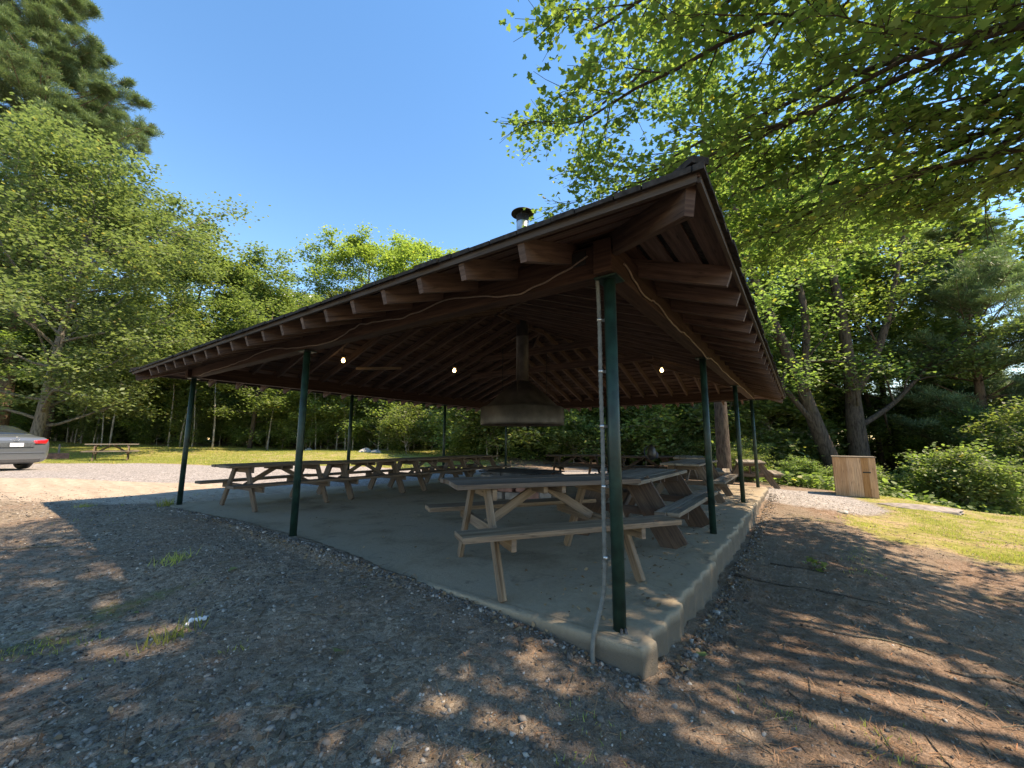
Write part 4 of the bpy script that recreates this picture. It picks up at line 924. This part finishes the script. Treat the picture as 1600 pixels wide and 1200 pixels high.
bo = [(4.6, W(6.4, 1.0, 6.7), .09, 1.5), (4.8, W(7.4, 1.9, 6.0), .09, 1.5), (5.4, W(5.4, 1.1, 7.4), .09, 1.4), (5.6, W(8.0, 1.3, 8.0), .10, 1.5),
      (4.0, W(6.6, 3.0, 5.6), .08, 1.4), (3.9, W(8.8, 3.4, 5.8), .09, 1.6), (4.5, W(8.6, 2.6, 7.0), .09, 1.4), (3.7, W(7.8, 4.8, 5.2), .08, 1.4),
      (3.9, W(9.6, 5.2, 6.2), .09, 1.5), (5.2, W(9.4, 4.4, 8.0), .10, 1.3), (6.4, W(8.2, 3.6, 9.4), .10, 1.2), (4.0, W(5.8, 6.8, 4.9), .08, 1.3), (4.2, W(8.4, 7.6, 6.0), .09, 1.4),
      (5.6, W(8.6, 6.6, 8.2), .09, 1.2), (3.8, W(9.2, 6.2, 5.4), .08, 1.4), (4.0, W(10.2, 8.2, 6.0), .08, 1.4), (3.8, W(10.4, 4.4, 6.0), .08, 1.4), (7.0, W(5.6, .6, 9.6), .10, 1.2), (7.4, W(3.2, 1.6, 10.0), .10, 1.2), (8.2, W(6.8, 5.0, 11), .10, 1.2), (5.0, W(4.2, 2.4, 6.6), .08, 1.3), (6.2, W(6.6, 2.4, 8.6), .09, 1.2),
      (8.0, (7.6, -4.6, 10.4), .10, 1.4), (7.0, (8.6, -5.6, 9.0), .10, 1.4), (6.2, (6.8, -3.8, 8.6), .10, 1.4), (9.0, (.6, .4, 11.6), .10, 1.4), (9.4, (-1.2, 1.0, 12.6), .10, 1.3), (7.5, (5.0, -8.5, 9.0), .10, 1.4), (8.0, (3.5, -9.8, 9.6), .10, 1.3), (8.4, (6.6, -7.2, 9.6), .10, 1.4), (7.6, (.8, -9.4, 9.0), .10, 1.3), (9.2, (4.4, -5.6, 11.4), .10, 1.4), (9.6, (.4, -.6, 11.4), .10, 1.3), (10.0, (1.6, .4, 12.4), .10, 1.3), (9.8, (-.4, 2.0, 12.0), .10, 1.3), (8.6, (-2.0, -1.8, 10.6), .10, 1.3)]
overhang(61, ob, 13, .34, bo, 'maple rooted out of view on the right whose leafy boughs overhang the near roof corner', 13, .092, LEAF_M, LEAF_MF, .125)
# maple behind the camera that shades the foreground
ob2 = (-2.2, -7.0, gzs(-2.2, -7.0))
bo2 = [(5.5+i*.55, (-2.2+math.sin(a)*r_, -7.0+math.cos(a)*r_, z), .10, 1.25) for i, (a, r_, z) in enumerate([(-.1, 7.6, 9.5), (-.5, 7.5, 9.0), (-.9, 6.5, 9.0), (.15, 5.0, 11.5), (-.6, 5.2, 11), (.5, 4.5, 8.0), (1.1, 5.0, 9), (-1.3, 5, 9), (.0, 7.5, 12), (-.4, 8.5, 11.5), (.8, 6.8, 12)])]
overhang(62, ob2, 13.5, .36, bo2, 'maple standing behind the viewpoint that shades the gravel', 14, .12, LEAF_D, LEAF_DF, .17)

# ------------------------------------------------------------------ ground cover, stones, litter
print('scatter...')
rn = np.random.RandomState(17)
def scatter(n, dfun, keep):
    d, l = dfun(n); p = CAM[:2]+np.outer(d, FWD)+np.outer(l, RGT); x, y = p[:, 0], p[:, 1]
    k = keep(x, y, d, l)&~((x > -.12)&(x < 10.05)&(y > -.2)&(y < 8.2)); return x[k], y[k]
ico = bmesh.new(); bmesh.ops.create_icosphere(ico, subdivisions=1, radius=1); IV = [(v.co.x, v.co.y, v.co.z*.6) for v in ico.verts]; IF = [tuple(v.index for v in f.verts) for f in ico.faces]; ico.free()
def stones(name, x, y, s, mat):
    z = gz(x, y); N = rn.normal(0, .5, (len(x), 3)); N[:, 2] = 1
    W_, c, i = cards(np.stack([x, y, z+s*.12], -1), N, s, IV, IF, rn); k = len(IV)
    st = rn.uniform(.6, 1.35, (len(x), k, 1)); cen = np.repeat(np.stack([x, y, z], -1)[:, None, :], k, 1); Wr = W_.reshape(len(x), k, 3); Wr = cen+(Wr-cen)*st
    o = link(name, np_mesh(name, Wr.reshape(-1, 3), c, i), mat); return o
def wedge(dmin, dmax, a, b):
    def f(n):
        d = dmin+(dmax-dmin)*rn.rand(n)**1.15; return d, d*(a+(b-a)*rn.rand(n))
    return f
x, y = scatter(44000, wedge(1.7, 8.5, -1.5, .45), lambda x, y, d, l: rn.rand(len(x)) < np.clip(zones(x, y)[3]*1.2+.12, 0, 1)*(.25+1.2*(vnoise(x*1.1, y*1.1)+.5)))
tag(stones('gravel_stones', x, y, rn.lognormal(np.log(.0058), .5, len(x)).clip(.0025, .024), M['pebble']), 'small grey stones scattered over the shaded gravel in the foreground', 'gravel', kind='stuff')
x, y = scatter(9000, wedge(1.7, 11, .2, 1.5), lambda x, y, d, l: rn.rand(len(x)) < .6)
tag(stones('soil_stones', x, y, rn.lognormal(np.log(.006), .45, len(x)).clip(.003, .022), M['pebble']), 'small stones and bark bits in the brown soil right of the slab', 'stones', kind='stuff')
def flat_cards(name, x, y, s, mat, tv, tf, tilt=.35, dz=.006):
    N = rn.normal(0, tilt, (len(x), 3)); N[:, 2] = 1; z = gz(x, y)
    W_, c, i = cards(np.stack([x, y, z+dz], -1), N, s, tv, tf, rn); return link(name, np_mesh(name, W_, c, i), mat)
NT_ = [(-.02, 0, 0), (.02, 0, 0), (.03, .5, .04), (.02, 1, 0), (-.02, 1, 0), (-.01, .5, .04)]; NTF = [(0, 1, 2, 5), (5, 2, 3, 4)]
x, y = scatter(42000, wedge(1.7, 10, -1.5, 1.6), lambda x, y, d, l: rn.rand(len(x)) < .15+.85*sstep(-1, 1, l)+0*x)
tag(flat_cards('pine_needle_litter', x, y, rn.uniform(.03, .075, len(x)), M['needle_lit'], NT_, NTF, .25), 'reddish brown fallen needles covering the shaded soil', 'needles', kind='stuff')
LL_ = [(0, 0, 0), (.25, .2, .1), (.3, .55, .16), (0, 1, .05), (-.3, .55, .12), (-.22, .2, .05)]; LLF = [(0, 1, 2, 3, 4, 5)]
x, y = scatter(3400, wedge(1.7, 10, -1.5, 1.5), lambda x, y, d, l: rn.rand(len(x)) < .7)
tag(flat_cards('leaf_litter', x, y, rn.uniform(.010, .038, len(x)), M['lf_lit'], LL_, LLF, .5, .01), 'dry curled brown leaves strewn over the shaded ground', 'leaf litter', kind='stuff')
x, y = scatter(2600, wedge(1.7, 9, -1.5, 1.5), lambda x, y, d, l: rn.rand(len(x)) < .75)
TW_ = [(-.018, 0, 0), (.018, 0, 0), (.0, 0, .03), (-.03, .5, .02), (.0, .5, .02), (-.015, .5, .05), (-.008, 1, 0), (.008, 1, 0), (0, 1, .015)]; TWF = [(0, 1, 4, 3), (1, 2, 5, 4), (2, 0, 3, 5), (3, 4, 7, 6), (4, 5, 8, 7), (5, 3, 6, 8)]
tag(flat_cards('twig_litter', x, y, rn.uniform(.05, .20, len(x)), M['twig'], TW_, TWF, .1, .003), 'small broken twigs and bark slivers strewn over the ground', 'twig litter', kind='stuff')
# soil crumbs and leaf bits gathered along the slab edges
n_ = 1500; y = rn.uniform(-.25, 7.5, n_); x = xl(y)*.6-.08-np.abs(rn.normal(0, .07, n_)); x2 = rn.uniform(-.1, 9.5, n_); y2 = -.27-np.abs(rn.normal(0, .08, n_)); x = np.concatenate([x, x2]); y = np.concatenate([y, y2])
tag(stones('edge_crumbs', x, y, rn.lognormal(np.log(.009), .5, len(x)).clip(.004, .03), M['pebble']), 'small stones and soil crumbs gathered against the slab edges', 'stones', kind='stuff')
n_ = 420; y = rn.uniform(-.2, 6, n_); x = -.16-np.abs(rn.normal(0, .09, n_)); x2 = rn.uniform(0, 8, n_); y2 = -.28-np.abs(rn.normal(0, .09, n_)); x = np.concatenate([x, x2]); y = np.concatenate([y, y2])
tag(flat_cards('edge_leaf_litter', x, y, rn.uniform(.015, .045, len(x)), M['lf_lit'], LL_, LLF, .6, .012), 'dry leaves gathered against the slab edges', 'leaf litter', kind='stuff')
# debris on the slab
n_ = 520; x = rn.uniform(0, 9.9, n_)*rn.rand(n_)**.4; y = np.where(rn.rand(n_) < .6, rn.uniform(-.1, .8, n_), rn.uniform(0, 8, n_)); W_, c, i = cards(np.stack([x, y, np.full(n_, .006)], -1), np.concatenate([rn.normal(0, .4, (n_, 2)), np.ones((n_, 1))], 1), rn.uniform(.015, .05, n_), LL_, LLF, rn)
tag(link('slab_debris', np_mesh('slab_debris', W_, c, i), M['lf_lit']), 'scattered bits of dry leaf lying on the concrete slab', 'leaf litter', kind='stuff')
# grass
BL_ = [(-.07, 0, 0), (.07, 0, 0), (.05, .1, .5), (0, .3, 1), (-.04, .1, .5)]; BLF = [(0, 1, 2, 4), (4, 2, 3)]
def grass(name, x, y, s, label):
    N = rn.normal(0, .35, (len(x), 3)); N[:, 2] = 1; W_, c, i = cards(np.stack([x, y, gz(x, y)-.004], -1), N, s, BL_, BLF, rn)
    tag(link(name, np_mesh(name, W_, c, i), M['grass']), label, 'grass', kind='stuff')
x, y = scatter(260000, wedge(5.5, 17, .35, 1.5), lambda x, y, d, l: rn.rand(len(x)) < sstep(.35, .7, zones(x, y)[2]+vnoise(x*2.2, y*2.2)*.5)*np.clip(.2+2.2*vnoise(x*1.7+8, y*1.7)+.9*vnoise(x*5, y*5), 0.04, 1))
grass('lawn_grass', x, y, rn.uniform(.015, .05, len(x)), 'thin sunlit grass blades of the right lawn')
x, y = scatter(160000, wedge(16.5, 34, -1.45, .1), lambda x, y, d, l: rn.rand(len(x)) < zones(x, y)[2])
grass('lawn_grass', x, y, rn.uniform(.04, .09, len(x)), 'short bright grass of the lawn beyond the gravel road')
x, y = scatter(120000, wedge(1.8, 9, -1.5, -.1), lambda x, y, d, l: rn.rand(len(x)) < np.clip((vnoise(x*1.6+3, y*1.6)+vnoise(x*5, y*5)*.6-.42)*3.0, 0, 1)*(.3+.5*(vnoise(x*.5+20, y*.5)+.5)))
grass('grass_patches', x, y, rn.uniform(.015, .05, len(x)), 'sparse grass tufts growing through the foreground gravel')
x, y = scatter(60000, wedge(1.8, 7, .1, 1.5), lambda x, y, d, l: rn.rand(len(x)) < np.clip((vnoise(x*1.3+60, y*1.3)+vnoise(x*5, y*5)*.5-.34)*3, 0, 1)*.5)
grass('grass_patches', x, y, rn.uniform(.015, .045, len(x)), 'sparse grass tufts in the brown soil right of the slab')
def tuft(x, y, n, h, label):
    r2 = np.random.RandomState(int(abs(x*100)+abs(y*10))); xs_ = x+r2.normal(0, .07, n); ys2 = y+r2.normal(0, .05, n)
    N = r2.normal(0, .45, (n, 3)); N[:, 2] = 1; P = np.stack([xs_, ys2, gz(xs_, ys2)-.005], -1)-np.array([x, y, gzs(x, y)]); W_, c, i = cards(P, N, r2.uniform(.5, 1.2, n)*h, [(a*.45, b, c_) for a, b, c_ in BL_], BLF, r2)
    o = link('grass_tuft', np_mesh('grass_tuft', W_, c, i), M['grass']); o.location = (x, y, gzs(x, y)); tag(o, label, 'grass tuft')
for (d, l, n, h, lb) in ((2.75, -2.15, 70, .13, 'bright grass tuft near the bottom left corner'), (4.2, -3.35, 80, .11, 'bright grass tuft left of centre in the sun patch'), (7.3, -6.0, 160, .16, 'long grass growing around the foot of the left corner post'), (7.1, -7.3, 150, .07, 'low grass clump left of the left corner post')):
    p = V(d, l); tuft(p[0], p[1], n, h, lb)
# far woods closing the view between the trunks
n_ = 90000; az_ = rn.uniform(-1.02, .42, n_); rr_ = rn.uniform(56, 66, n_)+rn.normal(0, 1, n_); d_ = rr_*np.cos(az_); l_ = rr_*np.sin(az_)
p_ = CAM[:2]+np.outer(d_, FWD)+np.outer(l_, RGT); hh_ = 8+5*(vnoise(p_[:, 0]*.25, p_[:, 1]*.25)+.5)
P_ = np.stack([p_[:, 0], p_[:, 1], gz(p_[:, 0], p_[:, 1])+rn.rand(n_)**.8*hh_], -1); N_ = rn.normal(0, .6, (n_, 3)); N_[:, 2] += .7
W_, c, i = cards(P_, N_, rn.uniform(.45, .85, n_), LEAF_D, LEAF_DF, rn)
tag(link('far_woods', np_mesh('far_woods', W_, c, i), M['lf_dark']), 'dense far woodland seen as one dark green mass between the nearer trunks', 'woodland', kind='stuff')
# undergrowth ground cover on the right slope and forest floor
x, y = scatter(26000, wedge(12.5, 26, .55, 1.6), lambda x, y, d, l: (x-.25*(y+2) > 14.9)|(y < -8.2))
z = gz(x, y); nn = rn.normal(0, .5, (len(x), 3)); nn[:, 2] = 1; W_, c, i = cards(np.stack([x, y, z+rn.rand(len(x))*.5], -1), nn, rn.uniform(.10, .24, len(x)), LEAF_D, LEAF_DF, rn)
tag(link('undergrowth', np_mesh('undergrowth', W_, c, i), M['lf_mid']), 'low leafy ground cover spreading down the slope beyond the right lawn', 'ground cover', kind='stuff')
# twigs, roots, fallen leaves, rocks, bits of litter
def stick(d, l, L, ang, r, label, name='fallen_twig', mat='twig', seed=0, buried=.0, cat='twig', grp=None):
    r2 = np.random.RandomState(seed+50); p = V(d, l); m = MB(); pts = []
    for i in range(7):
        t = (i/6-.5)*L; off = r2.normal(0, L*.025); x_ = p[0]+math.cos(ang)*t-math.sin(ang)*off; y_ = p[1]+math.sin(ang)*t+math.cos(ang)*off
        pts.append((x_-p[0], y_-p[1], gzs(x_, y_)+r*.7-buried-gzs(p[0], p[1])))
    m.tube(smooth_pts(pts, 3), [r*(1-.5*i/18) for i in range(19)], 7)
    o = m.build(name, M[mat]); o.location = (p[0], p[1], gzs(p[0], p[1])); tag(o, label, cat, grp)
va = math.atan2(RGT[1], RGT[0])
for k, (d, l, L, a, r, lb) in enumerate([(4.6, -5.4, .75, 20, .014, 'long dark twig at the left edge of the gravel'), (3.6, -3.4, .35, 60, .008, 'short twig lying left of the sunlit patch'), (3.35, -2.35, .30, 15, .007, 'pale broken stick below the grass tuft'), (2.5, -1.2, .5, 25, .006, 'thin dark twig at the bottom left'),
     (3.6, -.85, .28, -15, .008, 'dark twig in the soil left of the near slab edge'), (3.9, -1.9, .22, 10, .012, 'white bleached stick on the gravel'), (4.4, -4.3, .3, 50, .008, 'small twig left of the bright tuft'),
     (3.1, 2.5, .7, -35, .010, 'long pale twig on the soil at the lower right'), (2.6, 2.9, .45, -20, .012, 'bent twig near the bottom right corner'), (2.9, .9, .25, -50, .007, 'small curved twig below the slab corner'), (2.3, 1.5, .3, 70, .006, 'thin twig among the grass at the bottom right')]):
    stick(d, l, L, va+R_(a), r, lb, seed=k)
for k, (d, l, L, a, r, lb) in enumerate([(4.3, 2.6, .95, -42, .026, 'tree root surfacing in the soil right of the slab, nearer the slab'), (3.9, 3.1, .5, -38, .024, 'short thick root surfacing to the right of the longer root'), (4.8, 3.3, .6, -30, .03, 'pale root hump near the small green weed')]):
    stick(d, l, L, va+R_(a), r, lb, 'tree_root', 'bark_maple', 20+k, r*1.1, 'root')
for k, (d, l, s, lb) in enumerate([(2.55, -1.0, .085, 'pale green fallen leaf at the bottom, left of centre'), (3.3, -2.9, .08, 'green fallen leaf in the shade at the left'), (4.0, -2.6, .075, 'pale fallen leaf right of the bright tuft'), (3.4, -1.15, .055, 'small yellow fallen leaf on the dark gravel'), (2.75, 1.2, .075, 'pale underside leaf on the soil below the slab corner'), (2.3, 1.9, .09, 'curled grey leaf near the bottom right'), (4.9, -.75, .06, 'yellow leaf by the edge of the slab'), (3.0, -.45, .06, 'pinkish dry leaf in front of the slab')]):
    p = V(d, l); r2 = np.random.RandomState(k); W_, c, i = cards(np.array([[0, 0, .012]]), np.array([[r2.normal(0, .25), r2.normal(0, .25), 1]]), [s], LEAF_M if k % 2 == 0 else LL_, LEAF_MF if k % 2 == 0 else LLF, r2)
    o = link('fallen_leaf', np_mesh('fallen_leaf', W_, c, i), M['lf_fallen'] if k not in (5, 7) else M['lf_lit']); o.location = (p[0], p[1], gzs(p[0], p[1])); tag(o, lb, 'leaf')
for k, (d, l, s, lb) in enumerate([(26.5, -9.6, .45, 'pale rock pile stone at the end of the left lawn'), (26.2, -8.7, .35, 'smaller grey rock right of the pale rock on the left lawn'), (30.5, -15.2, .3, 'low grey rock at the far lawn edge'), (8.4, 6.7, .09, 'flat pale stone half sunk beside the gravel right of the slab'), (4.3, 1.75, .05, 'pale pebble on the soil near the slab edge'), (3.55, 1.7, .035, 'small white pebble beside the slab')]):
    p = V(d, l); o = blob('rock', (s, s*.8, s*.5), (0, 0, s*.12), M['rock'], None, k+9, .25); o.location = (p[0], p[1], gzs(p[0], p[1])); tag(o, lb, 'rock')
p = (11.6, -3.3); o = blob('flat_rock', (1.05, .5, .07), (0, 0, -.035), M['stone'], None, 31, .30); o.location = (p[0], p[1], gzs(*p)); o.rotation_euler = (0, .03, R_(-75)); tag(o, 'broad flat grey rock lying in the grass right of the wooden bin', 'rock')
p = V(2.95, -2.15); m = MB(); m.tube(smooth_pts([(-.06, 0, .01), (-.02, .02, .03), (.03, .0, .025), (.07, .03, .012)], 5), [.012+.006*math.sin(i*1.7) for i in range(16)], 7)
o = m.build('crumpled_tissue', plain('white_tissue', (.7, .72, .75), .8, amt=.1)); o.location = (p[0], p[1], gzs(p[0], p[1])); tag(o, 'crumpled white tissue lying on the gravel at the lower left', 'litter')
# small weed on the right
p = V(4.75, 3.45); T_ = Tree(77); s2, sr = grow((0, 0, 0), (.3, .1, .5), .2, .004, 3, T_.rs); T_.b.tube(s2, sr, 4); T_.leaves(s2, 26, .06, .06, .3)
T_.finish('weed', (p[0], p[1], gzs(p[0], p[1])), 'small bright green weed in the brown soil right of the slab', 'weed', M['twig'], M['lf_bright'], LEAF_M, LEAF_MF, crown='foliage')
# ------------------------------------------------------------------ cloud, far away above the trees
def cloud():
    bm = bmesh.new(); r2 = random.Random(4); c = V(900, -528, 318)
    for k in range(16):
        x_ = r2.uniform(-60, 60); rr = r2.uniform(14, 30)*(1-abs(x_)/110)
        mt = Matrix.Translation((c[0]+RGT[0]*x_, c[1]+RGT[1]*x_, c[2]+r2.uniform(-6, 10)))@Matrix.Diagonal((rr, rr, rr*.7, 1)); bmesh.ops.create_icosphere(bm, subdivisions=3, radius=1, matrix=mt)
    me = bpy.data.meshes.new('cloud'); bm.to_mesh(me); bm.free(); o = link('cloud', me, plain('cloud_white', (.9, .9, .92), 1, amt=.02, spec=0, bumpst=0), None, True)
    rm = o.modifiers.new('r', 'REMESH'); rm.mode = 'VOXEL'; rm.voxel_size = 3.0; rm.use_smooth_shade = True
    tx = bpy.data.textures.new('cl', 'CLOUDS'); tx.noise_scale = 14; dp = o.modifiers.new('d', 'DISPLACE'); dp.texture = tx; dp.strength = 12
    tag(o, kind='structure')
cloud()
print('objects', len(bpy.data.objects))
